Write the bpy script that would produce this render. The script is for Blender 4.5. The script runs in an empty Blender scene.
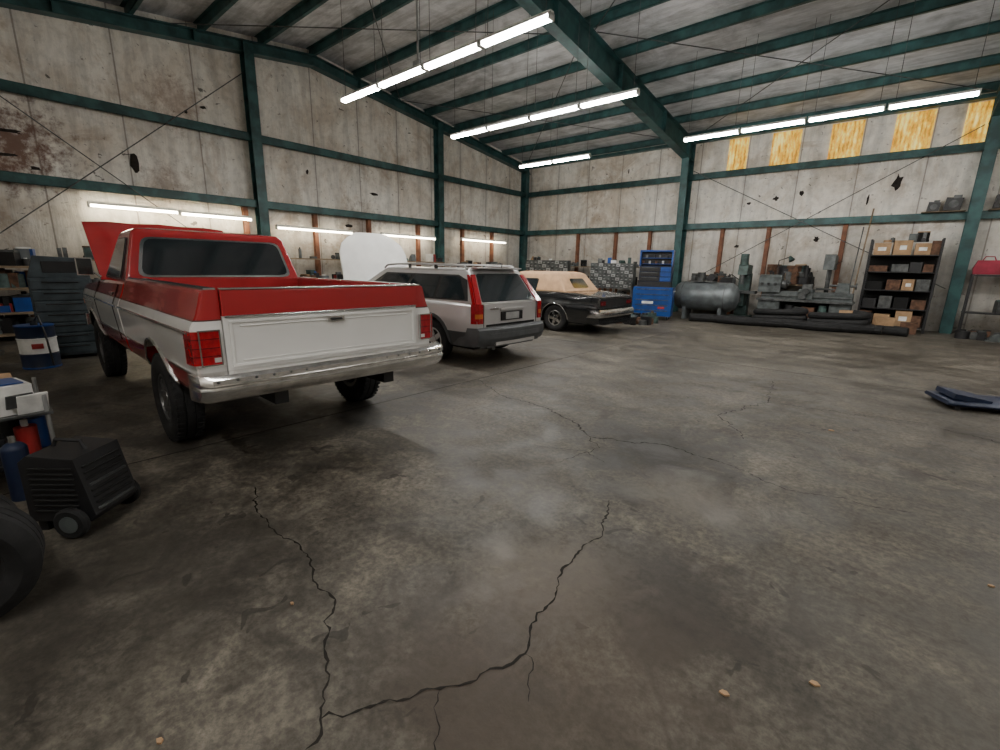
import bpy, bmesh, math, random
from mathutils import Vector, Matrix
random.seed(7)
SC=bpy.context.scene
COL=bpy.context.collection
pi=math.pi
# ------------------------------------------------------------------ materials
MATS={}
def newmat(name):
    m=bpy.data.materials.new(name); m.use_nodes=True
    nt=m.node_tree; b=nt.nodes['Principled BSDF']
    return m,nt,b
def N(nt,t,**k):
    n=nt.nodes.new(t)
    for a,v in k.items(): setattr(n,a,v)
    return n
def ramp(nt,fac,stops):
    r=N(nt,'ShaderNodeValToRGB'); e=r.color_ramp.elements
    while len(e)<len(stops): e.new(.5)
    for i,(p,c) in enumerate(stops):
        e[i].position=p
        e[i].color=(c,c,c,1) if isinstance(c,(int,float)) else (*c,1)
    nt.links.new(fac,r.inputs[0]); return r.outputs[0]
def noise(nt,vec,scale,detail=4,rough=.55,dist=0):
    n=N(nt,'ShaderNodeTexNoise'); n.inputs['Scale'].default_value=scale
    n.inputs['Detail'].default_value=detail; n.inputs['Roughness'].default_value=rough
    n.inputs['Distortion'].default_value=dist
    nt.links.new(vec,n.inputs['Vector']); return n.outputs['Fac']
def mixc(nt,fac,a,b,mode='MIX'):
    m=N(nt,'ShaderNodeMix',data_type='RGBA',blend_type=mode)
    for s,v in ((0,fac),(6,a),(7,b)):
        if isinstance(v,(int,float)): m.inputs[s].default_value=v
        elif isinstance(v,tuple): m.inputs[s].default_value=(*v,1)
        else: nt.links.new(v,m.inputs[s])
    return m.outputs[2]
def math_(nt,op,a,b=0,c=0):
    m=N(nt,'ShaderNodeMath',operation=op)
    for i,v in enumerate((a,b,c)):
        if isinstance(v,(int,float)): m.inputs[i].default_value=v
        else: nt.links.new(v,m.inputs[i])
    return m.outputs[0]
def objc(nt,scale=(1,1,1)):
    t=N(nt,'ShaderNodeTexCoord'); mp=N(nt,'ShaderNodeMapping'); mp.inputs['Scale'].default_value=scale
    nt.links.new(t.outputs['Object'],mp.inputs[0]); return mp.outputs[0]
def bump(nt,b,h,strength=.2,dist=.01):
    n=N(nt,'ShaderNodeBump'); n.inputs['Strength'].default_value=strength; n.inputs['Distance'].default_value=dist
    nt.links.new(h,n.inputs['Height']); nt.links.new(n.outputs[0],b.inputs['Normal'])
def M(name,col=(.5,.5,.5),rough=.5,metal=0,var=.15,scale=6,coat=0,bmp=0,emit=None,es=0):
    if name in MATS: return MATS[name]
    m,nt,b=newmat(name)
    v=objc(nt); f=noise(nt,v,scale)
    lo=tuple(c*(1-var) for c in col); hi=tuple(min(1,c*(1+var)) for c in col)
    nt.links.new(ramp(nt,f,[(.38,lo),(.62,hi)]),b.inputs['Base Color'])
    b.inputs['Roughness'].default_value=rough; b.inputs['Metallic'].default_value=metal
    b.inputs['Coat Weight'].default_value=coat; b.inputs['Coat Roughness'].default_value=.08
    if bmp: bump(nt,b,noise(nt,v,scale*8),bmp)
    if emit:
        b.inputs['Emission Color'].default_value=(*emit,1); b.inputs['Emission Strength'].default_value=es
    MATS[name]=m; return m
def band_paint(name,bands,rough=.25,coat=.6,var=.06,metal=0):
    m,nt,b=newmat(name); v=objc(nt)
    s=N(nt,'ShaderNodeSeparateXYZ'); nt.links.new(v,s.inputs[0])
    z=math_(nt,'DIVIDE',s.outputs[2],2.5)
    r=N(nt,'ShaderNodeValToRGB'); r.color_ramp.interpolation='CONSTANT'; e=r.color_ramp.elements
    while len(e)<len(bands): e.new(.5)
    z0=0
    for i,(zm,c) in enumerate(bands):
        e[i].position=z0/2.5; e[i].color=(*c,1); z0=zm
    nt.links.new(z,r.inputs[0])
    f=noise(nt,v,2.5); d=ramp(nt,f,[(.3,1-var),(.7,1)])
    nt.links.new(mixc(nt,1.0,r.outputs[0],d,'MULTIPLY'),b.inputs['Base Color'])
    b.inputs['Roughness'].default_value=rough; b.inputs['Metallic'].default_value=metal
    b.inputs['Coat Weight'].default_value=coat; b.inputs['Coat Roughness'].default_value=.05
    MATS[name]=m; return m
TEAL=M('teal_steel',(.030,.088,.088),.45,.1,.35,3)
GALV=M('galvanised',(.40,.41,.41),.4,.6)
RUB=M('rubber',(.012,.012,.013),.8,0,.3,12,bmp=.2)
BLK=M('black_plastic',(.015,.015,.017),.45)
DARK=M('dark_void',(.008,.008,.008),.9)
CHR=M('chrome',(.76,.76,.76),.12,1,.08)
OLDCHR=M('worn_chrome',(.83,.82,.80),.17,.94,.10,14,bmp=.04)
STEEL=M('machine_steel',(.10,.105,.105),.45,.5,.4)
MGREY=M('machine_grey',(.08,.092,.092),.5,.1,.4)
MGREEN=M('machine_green',(.05,.085,.078),.5,.1,.4)
GLASS=M('dark_glass',(.02,.026,.03),.05,0,.1,coat=1)
REDL=M('tail_light_red',(.36,.006,.013),.18,0,.2,30,coat=.8)
REDLD=M('tail_light_dark_red',(.13,.003,.006),.2,0,.2,30,coat=.8)
WHT=M('white_enamel',(.75,.75,.72),.35)
TRED=(.40,.022,.027); TWHT=(.80,.79,.77)
TPAINT=band_paint('two_tone_paint',[(.80,TRED),(1.155,TWHT),(1.17,(.08,.03,.03)),(2.5,TRED)],.22,.8)
RPAINT=M('red_paint',TRED,.25,0,.08,3,coat=.8)
WPAINT=M('white_paint',TWHT,.3,0,.06,3,coat=.6)
SPAINT=band_paint('silver_clad_paint',[(.54,(.065,.07,.075)),(2.5,(.56,.55,.55))],.32,.5,metal=.35)
SILV=M('silver_paint',(.56,.55,.55),.3,.4,.05,3,coat=.5)
CLAD=M('grey_cladding',(.075,.08,.085),.6)
KPAINT=M('black_paint',(.010,.011,.012),.16,0,.2,3,coat=1)
TAN=M('tan_canvas',(.54,.34,.20),.8,0,.1,6,bmp=.1)
BLUE=M('blue_enamel',(.008,.06,.27),.35,0,.2,3,coat=.4)
NAVY=M('navy_vinyl',(.010,.02,.055),.5)
CARD=M('cardboard',(.38,.24,.13),.8,0,.2,5)
WOOD=M('red_wood',(.20,.08,.042),.7,0,.25,5)
PLY=M('plywood',(.22,.16,.10),.75,0,.25,5)
ORG=M('orange_enamel',(.45,.12,.03),.5); YEL=M('yellow_enamel',(.5,.35,.05),.5)
RED=M('red_enamel',(.35,.025,.025),.45); PAPER=M('paper',(.8,.8,.78),.7)
BRN=M('rust',(.11,.055,.032),.8,0,.4,9)
TANK=M('tank_grey',(.14,.158,.165),.42,.3,.25,4)
MAROON=M('maroon_bag',(.30,.02,.045),.7)
def lampmat(name,col,s):
    m,nt,b=newmat(name); b.inputs['Base Color'].default_value=(.9,.9,.9,1)
    b.inputs['Emission Color'].default_value=(*col,1); b.inputs['Emission Strength'].default_value=s
    MATS[name]=m; return m
TUBE=lampmat('fluorescent_tube',(1,.975,.92),98)
TUBEW=lampmat('fluorescent_tube_warm',(1,.86,.60),60)
TUBED=lampmat('fluorescent_tube_dim',(1,.87,.64),26)
# ------------------------------------------------------------------ mesh builder
class MB:
    def __init__(s): s.v=[];s.f=[];s.m=[];s.mats=[]
    def mi(s,mat):
        if mat not in s.mats: s.mats.append(mat)
        return s.mats.index(mat)
    def add(s,vs,fs,mat,T=None):
        o=len(s.v)
        for p in vs:
            p=Vector(p)
            if T is not None: p=T@p
            s.v.append(p)
        for i,f in enumerate(fs):
            s.f.append([o+k for k in f]); s.m.append(s.mi(mat[i] if isinstance(mat,list) else mat))
    def box(s,c,sz,mat,rot=None,T=None):
        x,y,z=[d/2 for d in sz]
        vs=[Vector((a,b,d)) for a in(-x,x) for b in(-y,y) for d in(-z,z)]
        if rot:
            R=Matrix.Rotation(rot[2],3,'Z')@Matrix.Rotation(rot[1],3,'Y')@Matrix.Rotation(rot[0],3,'X')
            vs=[R@v for v in vs]
        vs=[v+Vector(c) for v in vs]
        s.add(vs,[(0,1,3,2),(4,6,7,5),(0,4,5,1),(2,3,7,6),(0,2,6,4),(1,5,7,3)],mat,T)
    def b2(s,x0,x1,y0,y1,z0,z1,mat,T=None):
        s.box(((x0+x1)/2,(y0+y1)/2,(z0+z1)/2),(abs(x1-x0),abs(y1-y0),abs(z1-z0)),mat,T=T)
    def cyl(s,p0,p1,r,mat,r1=None,n=16,T=None):
        p0=Vector(p0);p1=Vector(p1); r1=r if r1 is None else r1
        d=(p1-p0).normalized(); a=d.orthogonal().normalized(); b=d.cross(a)
        vs=[p0+(a*math.cos(2*pi*i/n)+b*math.sin(2*pi*i/n))*r for i in range(n)]+[p1+(a*math.cos(2*pi*i/n)+b*math.sin(2*pi*i/n))*r1 for i in range(n)]
        fs=[(i,(i+1)%n,n+(i+1)%n,n+i) for i in range(n)]+[tuple(range(n))[::-1],tuple(range(n,2*n))]
        s.add(vs,fs,mat,T)
    def prism(s,poly,ax,a0,a1,mat,T=None):
        n=len(poly)
        def P(p,a): return {'x':(a,p[0],p[1]),'y':(p[0],a,p[1]),'z':(p[0],p[1],a)}[ax]
        vs=[P(p,a0) for p in poly]+[P(p,a1) for p in poly]
        s.add(vs,[(i,(i+1)%n,n+(i+1)%n,n+i) for i in range(n)]+[tuple(range(n))[::-1],tuple(range(n,2*n))],mat,T)
    def loft(s,rings,mat,cap=True,closed=True,T=None,fm=None):
        n=len(rings[0]); vs=[p for r in rings for p in r]; fs=[];ms=[]
        for i in range(len(rings)-1):
            for j in range(n if closed else n-1):
                k=(j+1)%n; fs.append((i*n+j,i*n+k,(i+1)*n+k,(i+1)*n+j)); ms.append(fm(i,j) if fm else mat)
        if cap:
            fs.append(tuple(range(n))[::-1]); ms.append(mat)
            fs.append(tuple((len(rings)-1)*n+k for k in range(n))); ms.append(mat)
        s.add(vs,fs,ms,T)
    def rev(s,prof,c,ax,mat,n=32,T=None,fm=None,cap=False):
        rings=[]
        for r,h in prof:
            ring=[]
            for i in range(n):
                a=2*pi*i/n; u,v=r*math.cos(a),r*math.sin(a)
                p={'x':(h,u,v),'y':(u,h,v),'z':(u,v,h)}[ax]
                ring.append((c[0]+p[0],c[1]+p[1],c[2]+p[2]))
            rings.append(ring)
        s.loft(rings,mat,cap=cap,T=T,fm=fm)
    def tube(s,pts,r,mat,n=8,closed=False,T=None):
        pts=[Vector(p) for p in pts]; rings=[]; m=len(pts); prev=None
        for i,p in enumerate(pts):
            if closed: d=(pts[(i+1)%m]-pts[i-1]).normalized()
            else: d=(pts[min(i+1,m-1)]-pts[max(i-1,0)]).normalized()
            if prev is None: a=d.orthogonal().normalized()
            else:
                a=(prev-d*prev.dot(d)); a=a.normalized() if a.length>1e-6 else d.orthogonal().normalized()
            prev=a; b=d.cross(a)
            rings.append([p+(a*math.cos(2*pi*k/n)+b*math.sin(2*pi*k/n))*r for k in range(n)])
        if closed: rings.append(rings[0])
        s.loft(rings,mat,cap=not closed,T=T)
    def ell(s,c,r,mat,n=12,T=None):
        rings=[]
        for i in range(n+1):
            t=-pi/2+pi*i/n; rr=max(math.cos(t),1e-3)
            rings.append([(c[0]+r[0]*rr*math.cos(2*pi*k/n),c[1]+r[1]*rr*math.sin(2*pi*k/n),c[2]+r[2]*math.sin(t)) for k in range(n)])
        s.loft(rings,mat,T=T)
    def build(s,name,parent=None,bevel=0,seg=2,loc=(0,0,0),rotz=0,sharp=35,sub=0):
        me=bpy.data.meshes.new(name); me.from_pydata([tuple(v) for v in s.v],[],s.f)
        for mt in s.mats: me.materials.append(mt)
        me.polygons.foreach_set('material_index',s.m)
        bm=bmesh.new(); bm.from_mesh(me)
        bmesh.ops.recalc_face_normals(bm,faces=bm.faces)
        for f in bm.faces: f.smooth=True
        if not bevel:
            for e in bm.edges:
                if len(e.link_faces)==2 and e.calc_face_angle(0)>math.radians(sharp): e.smooth=False
        bm.to_mesh(me); bm.free()
        o=bpy.data.objects.new(name,me); COL.objects.link(o)
        if bevel:
            md=o.modifiers.new('bevel','BEVEL'); md.width=bevel; md.segments=seg; md.limit_method='ANGLE'; md.angle_limit=math.radians(32); md.harden_normals=True
        o.location=loc; o.rotation_euler=(0,0,rotz)
        if parent: o.parent=parent
        return o
def empty(name,loc=(0,0,0),rotz=0):
    e=bpy.data.objects.new(name,None); COL.objects.link(e); e.location=loc; e.rotation_euler=(0,0,rotz); e.empty_display_size=.2
    return e
# ------------------------------------------------------------------ room
L=-14.0; D=17.85; XR=9.0; YF=-2.6; RIDGE=7.5; SL=.13
def zr(y): return 6.0+SL*((17.6-y) if y>RIDGE else (17.6-RIDGE)-(RIDGE-y))
def floor_mat():
    m,nt,b=newmat('stained_concrete'); v=objc(nt)
    n1=noise(nt,v,.5,7,.62,.8); n2=noise(nt,v,2.4,9,.68,.5); n3=noise(nt,v,26,6,.75); n6=noise(nt,v,9,6,.7,.3)
    base=ramp(nt,n1,[(.36,(.060,.051,.039)),(.5,(.100,.088,.070)),(.64,(.145,.129,.105))])
    c=mixc(nt,.9,base,ramp(nt,n2,[(.38,.58),(.5,.95),(.62,1.32)]),'MULTIPLY')
    c=mixc(nt,.8,c,ramp(nt,n3,[(.40,.60),(.6,1.34)]),'MULTIPLY')
    c=mixc(nt,.6,c,ramp(nt,n6,[(.40,.72),(.6,1.22)]),'MULTIPLY')
    n4=noise(nt,v,.9,5,.7,1.2)
    c=mixc(nt,ramp(nt,n4,[(.54,0.0),(.64,.65)]),c,(.036,.031,.026))
    n8=noise(nt,v,5.5,3,.5,.8)
    c=mixc(nt,ramp(nt,n8,[(.67,0.0),(.69,.7)]),c,(.028,.024,.02))
    n7=noise(nt,objc(nt,(1.3,.8,1)),1.1,8,.75,1.5)
    c=mixc(nt,ramp(nt,n7,[(.57,0.0),(.67,.45)]),c,(.215,.195,.165))
    n5=N(nt,'ShaderNodeTexWave',wave_type='RINGS'); n5.inputs['Scale'].default_value=.35; n5.inputs['Distortion'].default_value=9; n5.inputs['Detail'].default_value=5
    nt.links.new(v,n5.inputs['Vector'])
    c=mixc(nt,.5,c,ramp(nt,n5.outputs['Fac'],[(.0,.65),(.5,1.1)]),'MULTIPLY')
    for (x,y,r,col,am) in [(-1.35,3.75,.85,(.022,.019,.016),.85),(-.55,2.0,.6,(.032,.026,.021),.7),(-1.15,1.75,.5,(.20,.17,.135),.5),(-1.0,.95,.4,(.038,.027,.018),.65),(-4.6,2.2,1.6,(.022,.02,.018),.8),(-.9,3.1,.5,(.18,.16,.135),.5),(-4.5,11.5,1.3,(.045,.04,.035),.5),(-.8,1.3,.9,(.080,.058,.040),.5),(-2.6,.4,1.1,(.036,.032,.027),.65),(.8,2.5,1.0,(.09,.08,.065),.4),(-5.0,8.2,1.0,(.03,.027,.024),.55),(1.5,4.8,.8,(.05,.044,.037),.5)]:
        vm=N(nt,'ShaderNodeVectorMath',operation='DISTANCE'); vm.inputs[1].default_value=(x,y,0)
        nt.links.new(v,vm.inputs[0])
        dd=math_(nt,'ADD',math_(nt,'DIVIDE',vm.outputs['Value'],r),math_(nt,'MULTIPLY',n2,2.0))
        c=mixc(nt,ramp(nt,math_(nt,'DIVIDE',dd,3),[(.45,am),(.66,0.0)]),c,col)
    nt.links.new(c,b.inputs['Base Color'])
    nt.links.new(ramp(nt,n2,[(.38,.44),(.62,.70)]),b.inputs['Roughness'])
    b.inputs['Specular IOR Level'].default_value=.4
    bump(nt,b,n3,.25,.005)
    return m
def wall_mat(name,dirt=1.0):
    m,nt,b=newmat(name); v=objc(nt)
    s=N(nt,'ShaderNodeSeparateXYZ'); nt.links.new(v,s.inputs[0])
    u=math_(nt,'ADD',s.outputs[0],s.outputs[1])
    st=noise(nt,objc(nt,(2.2,2.2,.35)),1.6,7,.65,.3); n1=noise(nt,v,.7,7,.68,.6); n2=noise(nt,v,5,7,.75)
    c=ramp(nt,n1,[(.36,(.65,.58,.49)),(.5,(.81,.765,.69)),(.62,(.88,.85,.785))])
    c=mixc(nt,.5,c,ramp(nt,st,[(.38,.62),(.54,1.05)]),'MULTIPLY')
    c=mixc(nt,.5,c,ramp(nt,n2,[(.38,.70),(.53,1.05)]),'MULTIPLY')
    fr=math_(nt,'FRACT',math_(nt,'DIVIDE',math_(nt,'ADD',u,100),1.52))
    ds=math_(nt,'ABSOLUTE',math_(nt,'SUBTRACT',fr,.5))
    c=mixc(nt,math_(nt,'MULTIPLY',math_(nt,'LESS_THAN',ds,.010),.6),c,(.16,.12,.09))
    c=mixc(nt,.8,c,ramp(nt,ds,[(0,.80),(.10,1.0)]),'MULTIPLY')
    n3=noise(nt,v,.55,7,.72,1.4)
    c=mixc(nt,ramp(nt,n3,[(.53,0.0),(.66,.55*dirt)]),c,(.36,.25,.155))
    n9=noise(nt,v,9,4,.6,.4)
    c=mixc(nt,ramp(nt,n9,[(.65,0.0),(.69,.55)]),c,(.12,.085,.06))
    n4=noise(nt,objc(nt,(1,1,1.6)),2.3,5,.6,.6)
    c=mixc(nt,ramp(nt,n4,[(.68,0.0),(.695,.8)]),c,(.035,.025,.02))
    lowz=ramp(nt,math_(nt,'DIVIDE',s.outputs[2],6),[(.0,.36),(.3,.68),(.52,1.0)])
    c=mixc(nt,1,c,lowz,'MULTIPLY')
    for (x,y,z,r,am,col) in [(L,1.0,3.75,1.35,.9,(.15,.06,.035)),(L,4.0,5.3,.9,.5,(.30,.17,.10)),(-10.5,D,4.6,.8,.4,(.35,.22,.12)),(L,9.0,2.7,1.2,.5,(.18,.11,.07)),(L,3.6,3.4,.7,.5,(.20,.11,.07))]:
        vm=N(nt,'ShaderNodeVectorMath',operation='DISTANCE'); vm.inputs[1].default_value=(x,y,z); nt.links.new(v,vm.inputs[0])
        dd=math_(nt,'ADD',math_(nt,'DIVIDE',vm.outputs['Value'],r),math_(nt,'MULTIPLY',n2,2.6))
        c=mixc(nt,ramp(nt,math_(nt,'DIVIDE',dd,3),[(.48,am),(.68,0.0)]),c,col)
    nt.links.new(c,b.inputs['Base Color']); b.inputs['Roughness'].default_value=.6
    bump(nt,b,st,.45,.06)
    return m
def ceil_mat():
    m,nt,b=newmat('roof_insulation'); v=objc(nt)
    n1=noise(nt,v,.8,7,.68,.8); n2=noise(nt,objc(nt,(.5,2.5,1)),2,7,.7)
    c=ramp(nt,n1,[(.36,(.40,.41,.42)),(.5,(.62,.63,.65)),(.64,(.76,.77,.79))])
    c=mixc(nt,.7,c,ramp(nt,n2,[(.38,.55),(.58,1.1)]),'MULTIPLY')
    nt.links.new(c,b.inputs['Base Color']); b.inputs['Roughness'].default_value=.5
    bump(nt,b,n2,.5,.05); return m
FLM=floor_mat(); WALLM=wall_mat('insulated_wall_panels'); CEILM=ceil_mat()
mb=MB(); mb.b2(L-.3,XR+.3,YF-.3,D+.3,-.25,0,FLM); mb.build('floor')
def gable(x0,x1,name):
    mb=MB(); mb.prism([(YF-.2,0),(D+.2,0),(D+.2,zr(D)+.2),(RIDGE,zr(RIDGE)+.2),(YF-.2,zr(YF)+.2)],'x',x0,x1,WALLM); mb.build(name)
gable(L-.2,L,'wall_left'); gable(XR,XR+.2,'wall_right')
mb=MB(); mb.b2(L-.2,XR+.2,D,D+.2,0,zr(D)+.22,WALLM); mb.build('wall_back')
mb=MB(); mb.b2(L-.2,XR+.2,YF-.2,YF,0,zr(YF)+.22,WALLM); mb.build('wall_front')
mb=MB(); mb.prism([(D+.2,zr(D)+.2),(RIDGE,zr(RIDGE)+.22),(YF-.2,zr(YF)+.2),(YF-.2,zr(YF)+.35),(RIDGE,zr(RIDGE)+.4),(D+.2,zr(D)+.35)],'x',L-.2,XR+.2,CEILM); mb.build('ceiling')
def ibeam_col(name,x,y,z1,d0,d1,bf,along):
    mb=MB(); t=.02
    if along=='y':
        mb.prism([(y,0),(y,z1),(y-d1,z1),(y-d0,0)],'x',x-.008,x+.008,TEAL)
        mb.b2(x-bf/2,x+bf/2,y-t,y,0,z1,TEAL)
        mb.prism([(y-d0,0),(y-d1,z1),(y-d1-t,z1),(y-d0-t,0)],'x',x-bf/2,x+bf/2,TEAL)
    else:
        mb.prism([(x,0),(x,z1),(x+d1,z1),(x+d0,0)],'y',y-.008,y+.008,TEAL)
        mb.b2(x,x+t,y-bf/2,y+bf/2,0,z1,TEAL)
        mb.prism([(x+d0,0),(x+d1,z1),(x+d1+t,z1),(x+d0+t,0)],'y',y-bf/2,y+bf/2,TEAL)
    return mb.build(name)
FR=[-6.5,1.10,8.6]
for x in FR: ibeam_col('steel_column',x,D-.02,5.95,.32,.55,.25,'y')
for y in (-.9,5.72,12.3): ibeam_col('steel_column',L+.01,y,zr(y)-.05,.26,.26,.25,'x')
ibeam_col('steel_column',L+.01,17.55,5.8,.26,.26,.25,'x')
def rafter(name,x,dep,bf):
    mb=MB(); pts=[(17.8,zr(17.8)),(RIDGE,zr(RIDGE)),(YF+.02,zr(YF))]
    for (a,b) in ((pts[0],pts[1]),(pts[1],pts[2])):
        dl=lambda p,o:(p[0],p[1]-o)
        mb.prism([a,b,dl(b,dep),dl(a,dep)],'x',x-.01,x+.01,TEAL)
        mb.prism([a,b,dl(b,.022),dl(a,.022)],'x',x-bf/2,x+bf/2,TEAL)
        mb.prism([dl(a,dep),dl(b,dep),dl(b,dep+.022),dl(a,dep+.022)],'x',x-bf/2,x+bf/2,TEAL)
    for y in (15,12,9,4.5,2): mb.b2(x-bf/2,x+bf/2,y-.006,y+.006,zr(y)-dep,zr(y)-.02,TEAL)
    return mb.build(name)
for x in FR: rafter('roof_rafter',x,.62,.28)
rafter('roof_rafter',L+.16,.26,.26)
mb=MB()
ys=[17.45-1.42*i for i in range(15)]
for y in ys:
    if y<YF: break
    z=zr(y); x0,x1=L+.02,XR-.02
    mb.b2(x0,x1,y-.006,y+.006,z,z+.2,TEAL); mb.b2(x0,x1,y-.006,y+.08,z,z+.012,TEAL); mb.b2(x0,x1,y-.08,y+.006,z+.188,z+.2,TEAL)
mb.build('roof_purlins')
def girt(name,z,wall):
    mb=MB()
    if wall=='left':
        mb.b2(L+.005,L+.2,YF+.01,D-.02,z+.09,z+.102,TEAL); mb.b2(L+.19,L+.2,YF+.01,D-.02,z-.1,z+.1,TEAL); mb.b2(L+.13,L+.2,YF+.01,D-.02,z-.1,z-.09,TEAL)
    else:
        mb.b2(L+.02,XR-.02,D-.2,D-.005,z+.09,z+.102,TEAL); mb.b2(L+.02,XR-.02,D-.2,D-.19,z-.1,z+.1,TEAL); mb.b2(L+.02,XR-.02,D-.2,D-.13,z-.1,z-.09,TEAL)
    mb.build(name)
for w in('left','back'):
    girt('trim_girt_upper_'+w,4.795,w); girt('trim_girt_lower_'+w,3.108,w)
mb=MB(); mb.b2(L+.02,XR-.02,D-.22,D-.01,5.93,6.03,TEAL); mb.build('trim_eave_strut')
xl=L+.24; yb=D-.24
def rods(name,lst):
    mb=MB()
    for a,b in lst: mb.cyl(a,b,.012,STEEL,n=6)
    mb.build(name)
rods('cross_bracing_rods',[((xl,-.7,5.9),(xl,5.55,1.0)),((xl,5.55,6.3),(xl,-.7,.9))])
rods('cross_bracing_rods',[((-6.3,yb,5.0),(.9,yb,1.2)),((.9,yb,5.3),(-6.3,yb,1.0))])
lst=[]
for (xa,xb) in ((-13.6,-6.7),(-6.3,.9)):
    for (ya,yc) in ((17.3,10.5),(10.4,4.0)): lst+= [((xa,ya,zr(ya)-.05),(xb,yc,zr(yc)-.05)),((xb,ya,zr(ya)-.05),(xa,yc,zr(yc)-.05))]
rods('roof_bracing_rods',lst)
mb=MB()
for x in (-11.0,-9.2,-7.75,-5.1,-3.65,-1.6,2.4): mb.b2(x-.06,x+.06,D-.14,D-.005,1.0,3.0,WOOD)
for y in (5.3,7.3,9.2,11.3,13.6,15.4): mb.b2(L+.005,L+.14,y-.06,y+.06,.9,3.0,WOOD)
mb.build('wood_studs')
def sky_mat():
    m,nt,b=newmat('yellowed_fibreglass'); v=objc(nt)
    s=N(nt,'ShaderNodeSeparateXYZ'); nt.links.new(v,s.inputs[0])
    rib=math_(nt,'SINE',math_(nt,'MULTIPLY',s.outputs[0],2*pi/.1))
    n=noise(nt,objc(nt,(2,1,.6)),4,6,.7)
    c=ramp(nt,n,[(.38,(.55,.24,.015)),(.5,(.88,.50,.05)),(.62,(1,.80,.24))])
    c=mixc(nt,.7,c,ramp(nt,math_(nt,'ADD',math_(nt,'MULTIPLY',rib,.5),.5),[(0,.55),(1,1.0)]),'MULTIPLY')
    nt.links.new(mixc(nt,1,c,(.30,.28,.25),'MULTIPLY'),b.inputs['Base Color']); nt.links.new(c,b.inputs['Emission Color']); b.inputs['Emission Strength'].default_value=1.25
    b.inputs['Roughness'].default_value=.5; return m
SKYM=sky_mat()
for i,(a,b) in enumerate([(-5.25,-4.65),(-3.95,-3.15),(-2.38,-1.6),(-.9,-.08),(.52,1.35),(2.0,2.85)]):
    mb=MB(); n=12
    pts=[(a+(b-a)*k/n, D-.03+(.012 if k%2 else 0)) for k in range(n+1)]
    mb.prism(pts+[(b,D-.004),(a,D-.004)],'z',4.92,5.9,SKYM); mb.build('window_%d'%(i+1))
mb=MB()
TEAR=M('torn_insulation',(.02,.015,.012),.95,0,.5,9)
def tear(wall,u,z,w,h,seed):
    rnd=random.Random(seed); n=11; poly=[]
    for i in range(n):
        a=2*pi*i/n; r=rnd.uniform(.45,1); poly.append((u+w*r*math.cos(a),z+h*r*math.sin(a)))
    if wall=='L': mb.prism(poly,'x',L+.003,L+.012,TEAR)
    else: mb.prism(poly,'y',D-.012,D-.003,TEAR)
for i,a in enumerate([('L',3.0,3.75,.10,.32),('L',1.0,4.0,.28,.05),('L',.8,3.55,.3,.05),('L',1.3,3.35,.12,.05),('L',4.6,5.3,.1,.05),('L',9.5,3.85,.2,.05),('L',7.2,4.2,.05,.10),('L',4.2,5.1,.06,.06),
    ('B',-.6,4.1,.14,.28),('B',-3.6,3.9,.12,.1),('B',-2.9,4.0,.08,.12),('B',-4.4,3.8,.1,.05),('B',-1.2,3.7,.04,.2),('B',-8.9,5.3,.04,.12),('B',-4.6,2.4,.12,.06),('B',-2.3,2.6,.1,.1),('L',8.5,2.75,.2,.08)]): tear(*a,i)
mb.build('torn_insulation_patches')
# ------------------------------------------------------------------ fluorescent lights
def fixture(x0,x1,y,z,mat,hang=True):
    mb=MB()
    mb.prism([(y-.06,z+.05),(y+.06,z+.05),(y+.04,z+.1),(y-.04,z+.1)],'x',x0,x1,WHT)
    mb.prism([(y-.055,z+.048),(y-.045,z),(y+.045,z),(y+.055,z+.048)],'x',x0+.03,x1-.03,mat)
    mb.b2(x0,x0+.025,y-.06,y+.06,z-.005,z+.07,WHT); mb.b2(x1-.025,x1,y-.06,y+.06,z-.005,z+.07,WHT)
    for xx in (x0+.1,x1-.1): mb.cyl((xx,y,z+.1),(xx,y,zr(y)),.005,STEEL,n=5)
    return mb.build('fluorescent_light')
def row(x0,x1,n,y,z=4.7,mat=TUBE):
    w=(x1-x0)/n
    for i in range(n): fixture(x0+i*w+.02,x0+(i+1)*w-.02,y,z,mat)
row(-9.12,-4.0,4,5.55); row(-9.3,-4.25,4,8.7); row(-10.09,-7.44,2,12.45); row(-4.77,.5,4,12.4)
row(1.8,5.2,2,5.0); row(2.0,7.1,3,11.2); row(-2.2,1.2,2,-1.2,4.7)
mb=MB(); mb.cyl((-6.9,5.68,4.8),(-6.9,5.68,zr(5.6)+.05),.018,GALV,n=8); mb.b2(-6.98,-6.82,5.63,5.73,4.82,4.95,GALV); mb.build('light_conduit')
def wallfix(y0,y1,z,mat):
    mb=MB(); x=L+.36
    mb.b2(x-.05,x+.02,y0,y1,z+.03,z+.09,WHT); mb.cyl((x,y0+.03,z),(x,y1-.03,z),.028,mat,n=6)
    mb.b2(x-.08,x+.03,y0-.01,y0+.02,z-.04,z+.08,WHT);mb.b2(x-.08,x+.03,y1-.02,y1+.01,z-.04,z+.08,WHT)
    mb.b2(x-.35,x-.05,(y0+y1)/2-.03,(y0+y1)/2+.03,z+.04,z+.08,WHT)
    mb.build('wall_shop_light')
for a in [(2.0,3.66,2.68,TUBEW),(3.7,5.35,2.66,TUBEW),(6.0,8.4,2.5,TUBED),(9.5,11.9,2.52,TUBED),(13.3,16.0,2.58,TUBED)]: wallfix(*a)
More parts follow.
